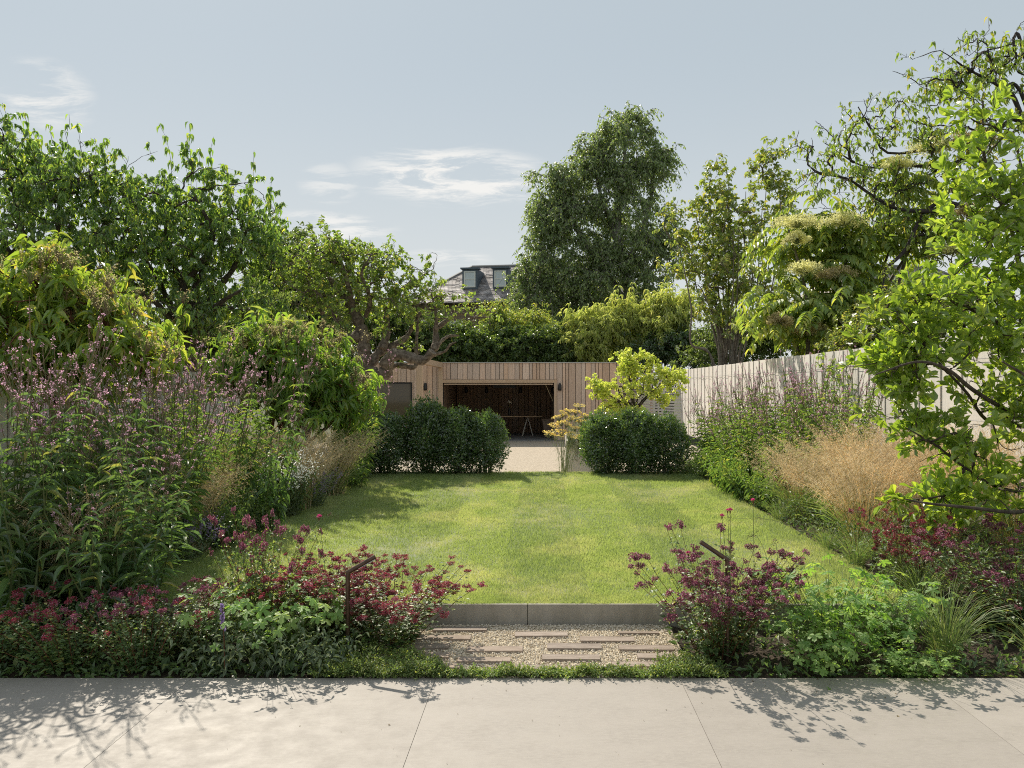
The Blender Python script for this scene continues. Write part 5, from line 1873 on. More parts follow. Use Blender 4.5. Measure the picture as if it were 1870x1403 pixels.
def head_meshes(bract, petals):
    """domed flower clusters of a marjoram: dark bracts with small flowers, in bud, open and fading"""
    out = []
    for q in range(6):
        rng = np.random.default_rng(60 + q)
        g = Geo()
        sub = [9, 7, 11, 8, 5, 10][q]
        cs = rdir(rng, sub) * rng.uniform(.35, .95, (sub, 1)) * np.array([1, 1, .7])
        for c in cs:
            n = 13
            dv = rdir(rng, n)
            g.add(*put(L_TINY, c + dv * .13, unit(dv + UP * .25), rdir(rng, n), .32, .25), 0)
            n = petals[q]
            dv = rdir(rng, n)
            g.add(*put(L_TINY, c + dv * .30, dv, rdir(rng, n), .20, .20), 1)
            dv = rdir(rng, 3)
            g.add(*put(L_TINY, c * .7 - UP * .2, dv, rdir(rng, 3), .34, .2) if False else put(L_TINY, (c * .7 - UP * .2)[None] + dv * .05, dv, rdir(rng, 3), .34, .2), 2)
        out.append(g.mesh('flower_head', [M[bract], M['mauve'], M['oregano']]))
    return out


HEADS = head_meshes('bract', [2, 4, 1, 3, 0, 5])
DUSK = head_meshes('dusk', [5, 8, 3, 6, 2, 9])


def oregano(seed, h=.6, n=46, r1=.46, heads=95, hs=(.022, .036), leaf='oregano', leafn=44, flowers=None):
    rng = np.random.default_rng(seed)
    pr = Proto()
    P, o, H = fan(rng, n, h, .13, r1, 6, .3, .15)
    g = Geo().add(*tubes(P, np.broadcast_to(np.linspace(.0030, .0014, 6), P.shape[:2]), 3))
    # side shoots near the top, each carrying a head
    k = max(1, heads // n)
    i = np.repeat(np.arange(n), k)
    t = rng.uniform(.42, .97, len(i))
    t[::k] = 1.0
    p, T = along(P, i, np.minimum(t, .999))
    a = rng.uniform(0, 6.28, len(i))
    d = unit(np.stack([np.cos(a), np.sin(a), rng.uniform(.5, 1.2, len(i))], -1))
    ln = rng.uniform(.03, .10, len(i)) * (t < 1)
    e = p + d * ln[:, None]
    br = np.stack([p, (p + e) / 2 - UP * .004, e], 1)
    g.add(*tubes(br, np.broadcast_to([.0016, .0013, .001], br.shape[:2]), 3))
    pr.part('stem', g, M['stem_red'], 'stuff')
    for q in range(len(e)):
        s = rng.uniform(*hs)
        zax = unit(d[q] * .5 + UP + rng.normal(size=3) * .15)
        xax = unit(np.cross(zax, rng.normal(size=3)))
        pr.heads.append(('flower_head', (flowers or HEADS)[rng.integers(6)], mat4(e[q], xax, np.cross(zax, xax), zax, s)))
    i = np.repeat(np.arange(n), leafn)
    t = rng.uniform(.04, .96, len(i))
    p, T = along(P, i, t)
    p = p + rng.normal(size=p.shape) * .02
    a = rng.uniform(0, 6.28, len(i))
    d = unit(np.stack([np.cos(a), np.sin(a), rng.uniform(-.3, .6, len(i))], -1))
    L = rng.uniform(.020, .042, len(i)) * (1.25 - .6 * t)
    pr.part('foliage', Geo().add(*put(L_SMALL, p, d, unit(UP + rdir(rng, len(i)) * .5), L, L * .72)), M[leaf], 'stuff')
    return pr


def cranesbill(seed, r=.34, h=.34, n=130, LS=(.05, .095)):
    rng = np.random.default_rng(seed)
    pr = Proto()
    P, o, H = fan(rng, n, h, .08, r, 5, .45, .1)
    pr.part('stem', Geo().add(*tubes(P, np.broadcast_to(np.linspace(.0016, .0011, 5), P.shape[:2]), 3)), M['stem_green'], 'stuff')
    me = Geo().add(*L_PALM).mesh('leaf', M['geranium'])
    for q in range(n):
        zz = unit(UP + o[q] * .35 + rng.normal(size=3) * .35 + np.array([0, -.15, 0]))
        y = o[q] + rng.normal(size=3) * .4
        y = unit(y - zz * (y @ zz))
        x = np.cross(y, zz)
        s = rng.uniform(*LS)
        pr.heads.append(('leaf', me, mat4(P[q, -1], x, y, zz, s)))
    # smaller filling leaves beneath
    m = 260
    i = rng.integers(0, n, m)
    p, T = along(P, i, rng.uniform(.2, .8, m))
    L = rng.uniform(.025, .05, m)
    pr.part('foliage', Geo().add(*put(L_PALM, p + rng.normal(size=(m, 3)) * .03, unit(rdir(rng, m) * (1, 1, .3)), unit(UP + rdir(rng, m) * .6), L, L)), M['geranium'], 'stuff')
    return pr


def tuft(seed, h=.4, n=150, r1=.3, w=.0024, mat='blade'):
    rng = np.random.default_rng(seed)
    pr = Proto()
    P, o, H = fan(rng, n, h, .06, r1, 5, .5, .4, .22)
    pr.part('blade', ribbon(P, w, rng), M[mat], 'stuff')
    return pr


def leafy_clump(seed, h=.8, n=16, r1=.3, L=(.07, .13), ratio=.3, leaf='tall', m=26, stem='stem_green', droop=.35, tmpl=L_LANCE, single=0):
    """leafy perennial with alternate drooping leaves"""
    rng = np.random.default_rng(seed)
    pr = Proto()
    P, o, H = fan(rng, n, h, .11, r1, 6, .25)
    pr.part('stem', Geo().add(*tubes(P, np.broadcast_to(np.linspace(.0065, .003, 6), P.shape[:2]) * (h / 1.2), 4)), M[stem], 'stuff')
    i = np.repeat(np.arange(n), m)
    t = np.tile(np.linspace(.06, 1, m), n) + rng.normal(size=n * m) * .01
    t = np.clip(t, 0, .999)
    p, T = along(P, i, t)
    a = np.tile(np.arange(m) * 2.4, n) + rng.normal(size=n * m) * .3
    d = unit(np.stack([np.cos(a), np.sin(a), rng.uniform(-.5, .45, len(a)) - droop * .4], -1))
    nr = unit(UP + rdir(rng, len(a)) * .35)
    Ls = rng.uniform(*L, len(a)) * (1.1 - .45 * np.abs(t - .45) * 1.6)
    keep = np.ones(len(a), bool)
    if single:
        # leaves facing the terrace are separate pieces
        order = np.argsort(p[:, 1] - .4 * Ls)[:single]
        keep[order] = False
        me = Geo().add(*tmpl).mesh('leaf', M[leaf])
        x, y, z = frames(d, nr)
        for q in order:
            m4 = Matrix.Identity(4)
            for c in range(3):
                m4[c][0], m4[c][1], m4[c][2], m4[c][3] = x[q, c] * Ls[q] * ratio, y[q, c] * Ls[q], z[q, c] * Ls[q], p[q, c]
            pr.heads.append(('leaf', me, m4))
    pr.part('foliage', Geo().add(*put(tmpl, p[keep], d[keep], nr[keep], Ls[keep], Ls[keep] * ratio)), M[leaf], 'stuff')
    return pr


def clipped(seed, rx=.33, ry=.3, h=.95, n=11500, leaf='clip', L=(.034, .060), legs=8, flat_top=.0):
    """clipped evergreen: stems below, a dense shell of small leaves with a ragged outline"""
    rng = np.random.default_rng(seed)
    pr = Proto()
    g = Geo()
    for k in range(legs):
        a = rng.uniform(0, 6.28)
        b = np.array([math.cos(a) * rx * .35 * rng.random(), math.sin(a) * ry * .35, 0])
        e = b * 1.9 + UP * h * .7 + rng.normal(size=3) * .05
        tube(g, smooth_line([b, b * 1.1 + UP * h * .3 + rng.normal(size=3) * .02, e], 6), np.linspace(.013, .005, 6), 5)
    pr.part('trunk', g, M['bark_grey'])
    d = rdir(rng, n)
    r = 1 - .5 * rng.random(n) ** 1.8
    ph = 4 * d[:, 0] + 3 * np.sin(3 * d[:, 1] + seed) + 2 * d[:, 2]
    r *= 1 + .09 * np.sin(ph * 2.3) + .07 * np.sin(7 * d[:, 1] + 5 * d[:, 2] + seed) + .06 * np.sin(13 * d[:, 0] + 9 * d[:, 2])
    sq = np.sign(d) * np.abs(d) ** .88
    p = sq * r[:, None] * np.array([rx * 1.06, ry * 1.1, h * .51]) + UP * h * .50
    zr = p[:, 2] / h
    p[:, :2] *= (1.06 - .30 * np.clip(zr - .35, 0, 1) ** 1.5)[:, None]
    keep = rng.random(n) < np.clip(.22 + zr * 2.2, .25, 1) * (.72 + .28 * np.sin(p[:, 0] * 26 + 3 * np.sin(p[:, 2] * 14) + seed))
    p, d = p[keep], d[keep]
    n = len(p)
    ld = unit(d * .6 + rdir(rng, n) * .8 + UP * .3)
    nr = unit(d + rdir(rng, n) * .6)
    Ls = rng.uniform(*L, n)
    pr.part('crown', Geo().add(*put(L_SMALL, p, ld, nr, Ls, Ls * .5)), M[leaf], 'stuff')
    # young shoots standing out of the clip line
    m = n // 7
    i = rng.integers(0, n, m)
    i = i[p[i, 2] > h * .55]
    m = len(i)
    q = np.repeat(p[i] + d[i] * .02, 4, 0) + rng.normal(size=(m * 4, 3)) * .012 + UP * rng.uniform(0, .04, (m * 4, 1))
    Ls = rng.uniform(.02, .034, m * 4)
    pr.part('shoot', Geo().add(*put(L_SMALL, q, unit(UP + rdir(rng, m * 4) * .7), rdir(rng, m * 4), Ls, Ls * .5)), M['hedge'], 'stuff')
    return pr


def carnation(seed, h, heads, lean):
    rng = np.random.default_rng(seed)
    pr = Proto()
    C = []
    g = Geo()
    for k in range(heads):
        e = np.array([lean[0] + rng.normal() * .035, lean[1] + rng.normal() * .03, h * rng.uniform(.9, 1)])
        c = smooth_line([(0, 0, 0), e * (.25, .25, .5), e], 7)
        tube(g, c, np.linspace(.0022, .0013, 7), 4)
        for z in (2, 4):
            for s in (-1, 1):
                g.add(*put(L_TINY, c[z][None], unit(np.array([[s * .5, .2, .8]])), np.array([[0, -1.0, .2]]), .07, .004))
        C.append(e)
    pr.part('stem', g, M['stem_green'], 'stuff')
    hm = Geo()
    n = 26
    dv = rdir(rng, n)
    dv[:, 2] = np.abs(dv[:, 2])
    hm.add(*put(L_SMALL, dv * .25 + UP * .5, unit(dv + UP * .2), rdir(rng, n), .8, .7), 0)
    tube(hm, [(0, 0, -.7), (0, 0, -.2), (0, 0, .35)], [.14, .26, .34], 6, 1)
    me = hm.mesh('flower', [M['carn'], M['stem_red']])
    for e in C:
        pr.heads.append(('flower', me, mat4(e, (1, 0, 0), (0, 1, 0), (0, 0, 1), rng.uniform(.013, .019))))
    return pr


def spawn_many(protos, name, cat, group, rows, rg):
    for k, (x, y, z, s, sz, lab) in enumerate(rows):
        protos[k % len(protos)].spawn(name, lab, cat, (x, y, z), rg.uniform(0, 6.28), s, sz, group)


cherries()


def bamboo_tips():
    rng = np.random.default_rng(12)
    for nm, x0, x1, y0 in (('bamboo', 1045, 1125, 575), ('bamboo.001', 1115, 1210, 558), ('bamboo.002', 1190, 1255, 545)):
        rt = bpy.data.objects[nm]
        base = np.array(rt.location)
        sh = []
        for _ in range(13):
            x, y = rng.uniform(x0, x1), y0 + rng.normal() * 13
            a, b = at(x + rng.normal() * 6, y + 60, base[1]), at(x + rng.normal() * 14, y - 14, base[1] - rng.uniform(.2, .9))
            sh.append([a, (a + b) / 2 + np.array([rng.normal() * .1, 0, .1]), b])
        add_shoots(rt, base, sh, 'bamboo', 'stem_pale', 3, (.16, .30), .16, L_LANCE, 60, .012, .5)


bamboo_tips()

rg = random.Random(77)
V_ = [culver(1, n=12, r1=.50, lean=1), culver(2, n=13, r1=.58, lean=1), culver(3, n=11, r1=.46, lean=1)]
spawn_many(V_, 'culver_root', 'flowering plant', 'pink spired perennials in the two long borders', [
    (-3.2, 5.5, .08, 1.0, .82, 'pink spired perennial nearest the lawn corner by the terrace'),
    (-3.55, 5.0, .05, 1.0, .84, 'pink spired perennial in front of the tall yellow green shrub'),
    (-3.45, 5.95, .08, 1.0, .90, 'pink spired perennial just beyond the tall yellow green shrub'),
    (-3.0, 6.25, .08, 1.0, .90, 'second pink spired perennial along the shaded lawn edge'),
    (-3.75, 6.5, .08, 1.0, .95, 'pink spired perennial against the board fence behind the tall shrub'),
    (-3.25, 6.85, .08, 1.05, 1.0, 'pink spired perennial midway between the two tall shrubs'),
    (-3.05, 7.2, .08, .95, .88, 'pink spired perennial behind the leafy clump at the lawn'),
    (-3.75, 7.4, .08, 1.0, 1.05, 'pink spired perennial below the cherry tree, nearest the fence'),
    (-3.35, 8.0, .08, 1.05, 1.0, 'pink spired perennial in front of the rounded shrub'),
    (-3.0, 8.5, .08, 1.0, .98, 'pink spired perennial beside the white asters'),
    (-2.62, 10.6, .08, .9, 1.02, 'tall pink spired perennial standing alone before the rounded shrub'),
], rg)
VR = [culver(4, n=19, r1=.58, nsp=(6, 12), LL=(.075, .135), top=.84, t_lo=.56, m=14, pinky=1.0, lean=1), culver(5, n=20, r1=.62, nsp=(6, 12), LL=(.075, .13), top=.82, t_lo=.52, m=14, pinky=1.0, lean=1), culver(6, n=17, r1=.54, nsp=(7, 12), LL=(.075, .135), top=.85, t_lo=.58, m=14, pinky=1.0, lean=1)]
spawn_many(VR, 'culver_root', 'flowering plant', 'pink spired perennials in the two long borders', [
    (3.35, 9.35, .08, 1.0, .90, 'brown pink spires nearest the golden grasses by the pale fence'),
    (3.85, 9.7, .08, 1.0, 1.0, 'brown pink spires touching the pale fence beside the thin climber'),
    (3.05, 9.8, .08, 1.0, .84, 'brown pink spires bulging over the sunny lawn edge'),
    (3.65, 10.5, .08, 1.0, .98, 'brown pink spires midway along the pale fence'),
    (2.92, 10.7, .08, 1.0, .80, 'leafy pink spires behind the low leaves of the sunny lawn edge'),
    (3.45, 11.2, .08, 1.0, .92, 'brown pink spires in the middle of the sunny border'),
    (4.0, 11.6, .08, 1.0, 1.04, 'tallest brown pink spires close to the pale fence'),
    (2.85, 11.7, .08, 1.0, .78, 'pink spires next to the round clipped box at the lawn'),
    (3.3, 12.2, .08, 1.0, .88, 'pink spires next to the last clipped evergreen'),
    (3.9, 12.6, .08, 1.0, .98, 'farthest brown pink spires before the pale fence'),
    (2.85, 12.9, .0, 1.0, .80, 'short pink spires tucked against the darkest clipped evergreen'),
    (3.35, 13.6, .0, 1.0, .88, 'pink spires beyond the end of the lawn on the fence side'),
], rg)

G_ = [golden_grass(11, 1.0, 165, .62, 23), golden_grass(12, .95, 155, .58, 23), golden_grass(13, 1.1, 155, .66, 23)]
spawn_many(G_, 'golden_grass', 'grass', 'golden flowering grasses in the borders', [
    (3.0, 7.55, .08, 1.0, 1.0, 'golden feathery grass arching over the lawn beside the small box ball'),
    (2.85, 8.35, .08, 1.0, .92, 'golden feathery grass nearest the pink spires at the sunny lawn edge'),
    (2.85, 6.75, .08, 1.0, .86, 'low golden feathery grass nearest the terrace'),
    (3.5, 8.15, .08, 1.0, 1.12, 'tall golden feathery grass behind the arching one'),
    (3.95, 7.5, .08, 1.05, 1.16, 'golden feathery grass in the middle against the pale fence'),
    (3.45, 6.7, .08, 1.0, .98, 'golden feathery grass below the lowest bright branch'),
    (4.1, 6.6, .08, 1.0, 1.12, 'golden feathery grass close to the bright tree'),
    (4.1, 8.4, .08, 1.0, 1.16, 'golden feathery grass farthest along the pale fence'),
    (-2.78, 8.75, .08, .95, .88, 'golden grass in front of the rounded shrub'),
    (-2.72, 9.9, .08, .95, .92, 'golden grass between rounded shrub and clipped evergreens'),
    (-3.05, 9.0, .08, .95, 1.0, 'golden grass tucked behind the other one by the rounded shrub'),
    (-2.95, 5.0, .04, .75, .8, 'golden grass half hidden among the tall stems by the terrace'),
    (-3.1, 6.6, .08, .85, .82, 'golden grass between low pink spires in front of the leafy clump'),
    (-3.35, 5.3, .06, .85, .85, 'golden grass deep inside the shaded border near the terrace'),
    (-3.3, 7.7, .08, .9, .95, 'golden grass glimpsed behind the leafy clump at the lawn'),
], rg)

# tall leafy plants at the terrace corner
T_ = [leafy_clump(31, 1.35, 12, .42, (.10, .18), .21, 'tall', 20, single=90), leafy_clump(32, 1.5, 10, .36, (.10, .175), .22, 'tall', 22, single=90)]
spawn_many(T_, 'leafy_plant', 'plant', 'tall leafy plants by the terrace', [
    (-2.55, 4.55, -.01, .95, .62, 'tall plant with large drooping dark leaves next to the marjoram'),
    (-3.1, 4.6, -.01, 1.0, .78, 'tallest plant with large drooping leaves at the corner of the terrace'),
], rg)
W_ = [culver(41, 1.95, 8, .42, 'tall', LL=(.10, .165), lean=1), culver(42, 1.75, 9, .55, 'tall', LL=(.10, .16), lean=1)]
spawn_many(W_, 'culver_root', 'flowering plant', 'pink spired perennials in the two long borders', [
    (-2.75, 4.75, 0, 1.0, .74, 'tall pink spires rising out of the large drooping leaves'),
    (-3.30, 4.78, 0, 1.0, .93, 'tallest pink spires in front of the curling shrub'),
    (-3.85, 4.75, 0, 1.0, .72, 'pink spires at the outer end of the terrace bed'),
    (-3.0, 5.3, .05, .9, .78, 'short pink spires leaning over the shaded lawn corner'),
    (-3.0, 5.05, .03, 1.0, .74, 'half height pink spires just behind the large drooping leaves'),
    (-3.02, 5.75, .06, .9, .70, 'low pink spires above the shaded lawn corner'),
    (-3.5, 4.95, .03, 1.0, .70, 'half height pink spires below the curling shrub leaves'),
    (-3.0, 6.05, .06, .9, .62, 'low pink spires in front of the golden tuft of the shaded border'),
    (-2.5, 4.72, .0, .8, .52, 'small pink spires between drooping leaves and marjoram'),
], rg)
m1 = leafy_clump(33, .95, 18, .30, (.08, .13), .27, 'tall', 24)
m2 = leafy_clump(34, .55, 16, .26, (.05, .09), .3, 'under', 20)
m3 = leafy_clump(35, .5, 20, .30, (.07, .12), .2, 'vero', 20)
m1.spawn('leafy_plant', 'upright leafy green clump standing on the shaded lawn edge', 'plant', (-2.68, 7.45, .08), .4, 1.0, 1.02)
m1.spawn('leafy_plant', 'tall green stems rising among the pink spires of the shaded border', 'plant', (-3.05, 5.6, .06), 2.2, 1.0, 1.25)
m1.spawn('leafy_plant', 'green leafy stems beside the tall yellow green shrub', 'plant', (-3.5, 6.1, .06), 3.1, 1.0, 1.3)
m1.spawn('leafy_plant', 'leafy stems arching beside the first clipped evergreen', 'plant', (-2.75, 11.7, .08), 1.4, .95, .95)
for x, y, s, lab in ((-2.75, 8.4, 1.0, 'low green plant just behind the upright leafy clump'), (-2.72, 9.2, .9, 'low plant with lavender haze at the lawn edge'), (-2.75, 6.7, .9, 'low green plant in the dappled shade of the lawn edge'),
                     (-2.85, 9.9, 1.0, 'low green plant under the golden grass of the shaded border'), (-2.72, 10.8, .9, 'low green plant nearest the clipped evergreens on the shaded side')):
    m2.spawn('low_plant', lab, 'plant', (x, y, .08), rg.uniform(0, 6), s, s)
for x, y, s, lab in ((2.55, 9.5, 1.0, 'low narrow leaved plant spilling onto the lawn near the golden grass'), (2.5, 10.2, 1.1, 'low narrow leaved plant in the middle of the sunny lawn edge'), (2.52, 10.9, 1.0, 'low narrow leaved plant before the round clipped box'),
                     (2.6, 8.9, .9, 'low narrow leaved plant under the arching golden grass'), (2.6, 12.1, 1.0, 'low narrow leaved plant beside the last clipped evergreen')):
    m3.spawn('low_plant', lab, 'plant', (x, y, .08), rg.uniform(0, 6), s, s)


def catmint(x, y, h, lab, cat, seed, m):
    rng = np.random.default_rng(seed)
    pr = Proto()
    P, o, H = fan(rng, 60, h, .1, .26, 5, .3, .2)
    pr.part('stem', Geo().add(*tubes(P, np.broadcast_to(np.linspace(.002, .001, 5), P.shape[:2]), 3)), M['stem_green'], 'stuff')
    i = np.repeat(np.arange(60), 14)
    p, T = along(P, i, rng.uniform(.05, .7, len(i)))
    L = rng.uniform(.015, .03, len(i))
    pr.part('foliage', Geo().add(*put(L_SMALL, p, rdir(rng, len(i)), rdir(rng, len(i)), L, L * .5)), M['greyleaf'], 'stuff')
    i = np.repeat(np.arange(60), 22)
    p, T = along(P, i, rng.uniform(.68, 1, len(i)))
    p += rdir(rng, len(i)) * (.012 if m == 'lav' else .03)
    pr.part('flower', Geo().add(*put(L_TINY, p, rdir(rng, len(i)), rdir(rng, len(i)), .012 if m == 'lav' else .02, .010 if m == 'lav' else .016)), M[m], 'stuff')
    pr.spawn(cat.replace(' ', '_'), lab, 'flowering plant', (x, y, .08))


catmint(-2.66, 8.9, .42, 'grey leaved catmint with lavender flowers along the lawn', 'catmint', 5, 'lav')
catmint(-2.9, 6.2, .34, 'grey leaved catmint with lavender flowers in the lawn corner', 'catmint', 6, 'lav')
catmint(-2.72, 8.25, .66, 'cluster of small whitish pink asters before the golden grass', 'aster', 7, 'white')

for x, y, s, lab in ((2.5, 5.05, .9, 'fine grass softening the lawn corner behind the marjoram'), (2.48, 6.05, .85, 'fine grass leaning over the lawn edge before the golden grass'), (2.46, 6.6, .7, 'short fine grass at the sunny lawn edge'), (2.5, 8.1, .7, 'short fine grass in front of the arching golden grass')):
    tuft(83, .40, 220, .30, .0014).spawn('grass_tuft', lab, 'grass', (x, y, .08), x * 9, s, s, 'green grass tufts in the terrace bed')

# clipped evergreens across the end of the lawn
C_ = [clipped(51), clipped(52, .36, .3, 1.0), clipped(53, .30, .3, .9)]
for k, (px, top, s, lab) in enumerate(((650, 772, 1.05, 'clipped evergreen nearest the shaded border, partly behind leafy stems'), (706, 758, 1.05, 'clipped evergreen under the window of the timber building'), (780, 734, 1.08, 'tallest domed clipped evergreen with its crown over the others'),
                                       (836, 751, 1.0, 'clipped evergreen in front of the garage doorway edge'), (886, 757, .95, 'clipped evergreen at the gap, next to the bent path light'),
                                       (1102, 757, 1.1, 'clipped evergreen beside the concrete planter'), (1160, 752, 1.08, 'clipped evergreen under the golden shrub'), (1212, 762, 1.0, 'darkest clipped evergreen, farthest into the sunny border'))):
    d = 12.35 + (k % 3) * .06
    q = at(px, 862, d)
    hgt = (EYE - (top - VY) * d / FPX) - .10
    base_h = [.95, 1.0, .9][k % 3]
    C_[k % 3].spawn('clipped_evergreen', lab, 'shrub', (q[0], d, .10), k * 1.3, s, hgt / base_h, 'clipped evergreens across the end of the lawn')
bx = clipped(55, .24, .24, .42, 3200, 'boxball', (.012, .022), 3)
bx.spawn('box_ball', 'round clipped box ball at the far lawn corner under pink spires', 'shrub', (2.52, 11.55, .08), 0, 1, 1, 'clipped box balls')
bx.spawn('box_ball', 'small clipped box ball under the arching golden grass', 'shrub', (2.72, 7.75, .08), 2, .85, .85, 'clipped box balls')
bx.spawn('box_ball', 'dark clipped box ball in shade before the leafy clump', 'shrub', (-2.88, 7.15, .08), 1, 1.1, 1.0, 'clipped box balls')

# front beds: marjoram, cranesbill, grasses
O1 = oregano(61, .60, 60, .42, 240, (.020, .037), flowers=DUSK)
O2 = oregano(62, .62, 46, .38, 184, (.019, .037))
O3 = oregano(63, .40, 38, .32, 40, (.022, .036), leafn=54)
O4 = oregano(64, .58, 44, .42, 132, (.020, .036), leafn=56, flowers=DUSK)
O5 = oregano(65, .42, 36, .32, 46, (.020, .034), leafn=54, flowers=DUSK)
O1.spawn('marjoram', 'large sunlit clump of deep red marjoram in front of a bent path light', 'flowering plant', (.99, 4.36, -.01), .3, 1.0, .93, 'marjoram clumps')
O2.spawn('marjoram', 'red marjoram leaning over the gravel and setts', 'flowering plant', (-.90, 4.52, -.01), 1.1, 1.08, .62, 'marjoram clumps')
O2.spawn('marjoram', 'dark red marjoram around the bent path light facing the shrub border', 'flowering plant', (-1.36, 4.66, -.01), 3.3, .85, .66, 'marjoram clumps')
O2.spawn('marjoram', 'deep red marjoram filling the bed corner between path light and cranesbill', 'flowering plant', (-1.22, 4.68, -.01), 5.0, .85, .66, 'marjoram clumps')
O5.spawn('marjoram', 'tall thin marjoram stems with pale mauve heads before the lawn', 'flowering plant', (-1.68, 4.62, -.01), 2.0, .85, 1.55, 'marjoram clumps')
O5.spawn('marjoram', 'purple marjoram in the shade behind the cranesbill', 'flowering plant', (-2.1, 4.5, -.01), 4.0, .9, .8, 'marjoram clumps')
O4.spawn('marjoram', 'broad purple marjoram below the bright tree at the terrace end', 'flowering plant', (2.95, 4.66, -.01), 2.4, 1.15, .98, 'marjoram clumps')
O2.spawn('marjoram', 'mauve marjoram at the lawn edge before the golden grass', 'flowering plant', (2.52, 5.35, .06), .2, .75, .82, 'marjoram clumps')
O4.spawn('marjoram', 'marjoram at the outer end of the sunny terrace bed', 'flowering plant', (3.55, 4.5, -.01), 4.4, 1.0, .95, 'marjoram clumps')
for k, (x, y, s, sz, lab) in enumerate(((-3.0, 4.15, .95, .85, 'crimson marjoram in deep shade at the end of the terrace bed'), (-2.55, 4.15, .9, .8, 'crimson marjoram in deep shade below the large leaved plant'),
                                        (-2.15, 4.14, .85, .9, 'lilac flowered marjoram in the shade beside the terrace'), (-1.92, 4.32, .8, .8, 'small dark marjoram next to the sunlit cranesbill'))):
    (O5 if 'lilac' in lab else O3).spawn('marjoram', lab, 'flowering plant', (x, y, -.02), k * 1.7, s, sz, 'marjoram clumps')
Q1, Q2 = cranesbill(71), cranesbill(72, .30, .28, 110)
Q1.spawn('cranesbill', 'fresh green cranesbill with cut leaves before the red marjoram', 'plant', (-1.52, 4.32, -.01), 0, 1.0, 1.0, 'cranesbill clumps')
Q1.spawn('cranesbill', 'large sunlit cranesbill with cut leaves beside the big marjoram', 'plant', (1.66, 4.40, -.01), 2, 1.1, 1.15, 'cranesbill clumps')
Q2.spawn('cranesbill', 'low cranesbill with leaves resting on the paving edge', 'plant', (1.52, 4.10, -.01), 1, .85, .8, 'cranesbill clumps')
Q2.spawn('cranesbill', 'bright cranesbill behind the grass tuft', 'plant', (2.05, 4.55, -.01), 4, .95, 1.0, 'cranesbill clumps')
Q2.spawn('cranesbill', 'flat cranesbill between the grass tuft and the paving', 'plant', (1.95, 4.02, -.01), 3, .6, .45, 'cranesbill clumps')
sg = leafy_clump(73, .26, 26, .2, (.035, .06), .4, 'greyleaf', 10, droop=.1)
for x, y, s, lab in ((-1.75, 4.08, 1.0, 'grey green sage like plant at the paving edge in shade'), (-1.38, 4.07, .95, 'grey green sage like plant below the cranesbill'), (-1.12, 4.10, .85, 'grey green sage like plant at the foot of the path light')):
    sg.spawn('sage', lab, 'plant', (x, y, -.02), x * 3, s, s, 'sage like plants by the paving')
F1, F2 = tuft(81, .44, 300, .30, .0013), tuft(82, .30, 150, .22, .0013)
F1.spawn('grass_tuft', 'arching green grass tuft beside the cranesbill and the paving', 'grass', (2.25, 4.28, -.02), 0, 1.0, 1.0, 'green grass tufts in the terrace bed')
F2.spawn('grass_tuft', 'small sunlit grass tuft at the outer end of the terrace bed', 'grass', (2.72, 4.12, -.02), 0, 1.0, 1.0, 'green grass tufts in the terrace bed')
F1.spawn('grass_tuft', 'grass tuft between the marjoram and the lawn, under golden grass', 'grass', (2.75, 5.9, .06), 2, 1.0, 1.0, 'green grass tufts in the terrace bed')
F2.spawn('grass_tuft', 'upright grass blades before the shaded lawn corner', 'grass', (-1.9, 4.45, -.02), 3, .9, 1.2, 'green grass tufts in the terrace bed')
F1.spawn('grass_tuft', 'grey green grass tuft under the pink spires at the lawn corner', 'grass', (-2.68, 5.3, .04), 4, .8, .8, 'green grass tufts in the terrace bed')

for k, (x, y, h, n, lean, lab) in enumerate(((1.06, 4.3, .86, 3, (-.06, .05), 'three bright pink carnations on tall stems above the marjoram'), (1.22, 4.4, .86, 1, (.02, .1), 'lone bright pink carnation before the lawn'),
                                             (.92, 4.25, .64, 1, (-.03, 0), 'pink carnation touching the tip of the path light'), (-1.25, 4.5, .78, 1, (-.12, .1), 'single pink carnation on a thin stem over the lawn'))):
    carnation(90 + k, h, n, lean).spawn('carnation', lab, 'flower', (x, y, -.02), 0, 1, 1, 'pink carnations')


def wisps():
    """thin seed stalks and their nodding heads near the terrace"""
    rows = [((1.35, 4.35), [(1.22, 4.5, .62), (1.38, 4.55, .58), (1.5, 4.5, .46)], 'green stalk cluster beside the big marjoram'),
            ((2.2, 4.3), [(1.2, 4.9, .66), (1.6, 4.7, .62), (1.75, 4.6, .5), (1.95, 4.9, .7)], 'long thin grass stalks leaning over the lawn'),
            ((-1.55, 4.45), [(-1.3, 4.6, .62), (-1.25, 4.7, .7), (-1.4, 4.5, .52)], 'thin stalks between the red marjoram clumps'),
            ((-2.6, 4.6), [(-1.75, 4.9, .66), (-2.1, 4.8, .5)], 'nodding straw seed head over the shaded lawn')]
    for b, ends, lab in rows:
        t = thing('grass_stalk', lab, 'grass', (b[0], b[1], -.02), group='thin seed stalks')
        g = Geo()
        h = Geo()
        rng = np.random.default_rng(int(abs(b[0]) * 100))
        for e in ends:
            e = np.array(e) - np.array([b[0], b[1], -.02])
            c = smooth_line([(0, 0, 0), e * (.35, .35, .75), e * (.75, .75, 1.02), e], 10)
            tube(g, c, np.linspace(.0018, .0008, 10), 3)
            i = rng.integers(7, 10, 24)
            h.add(*put(L_TINY, c[i] + rng.normal(size=(24, 3)) * .008, unit(rdir(rng, 24) + (0, 0, .4)), rdir(rng, 24), .018, .004))
        link('stalk', g.mesh('stalk', M['stem_green']), t, kind='stuff')
        link('seed_head', h.mesh('seed_head', M['spike']), t, kind='stuff')


wisps()


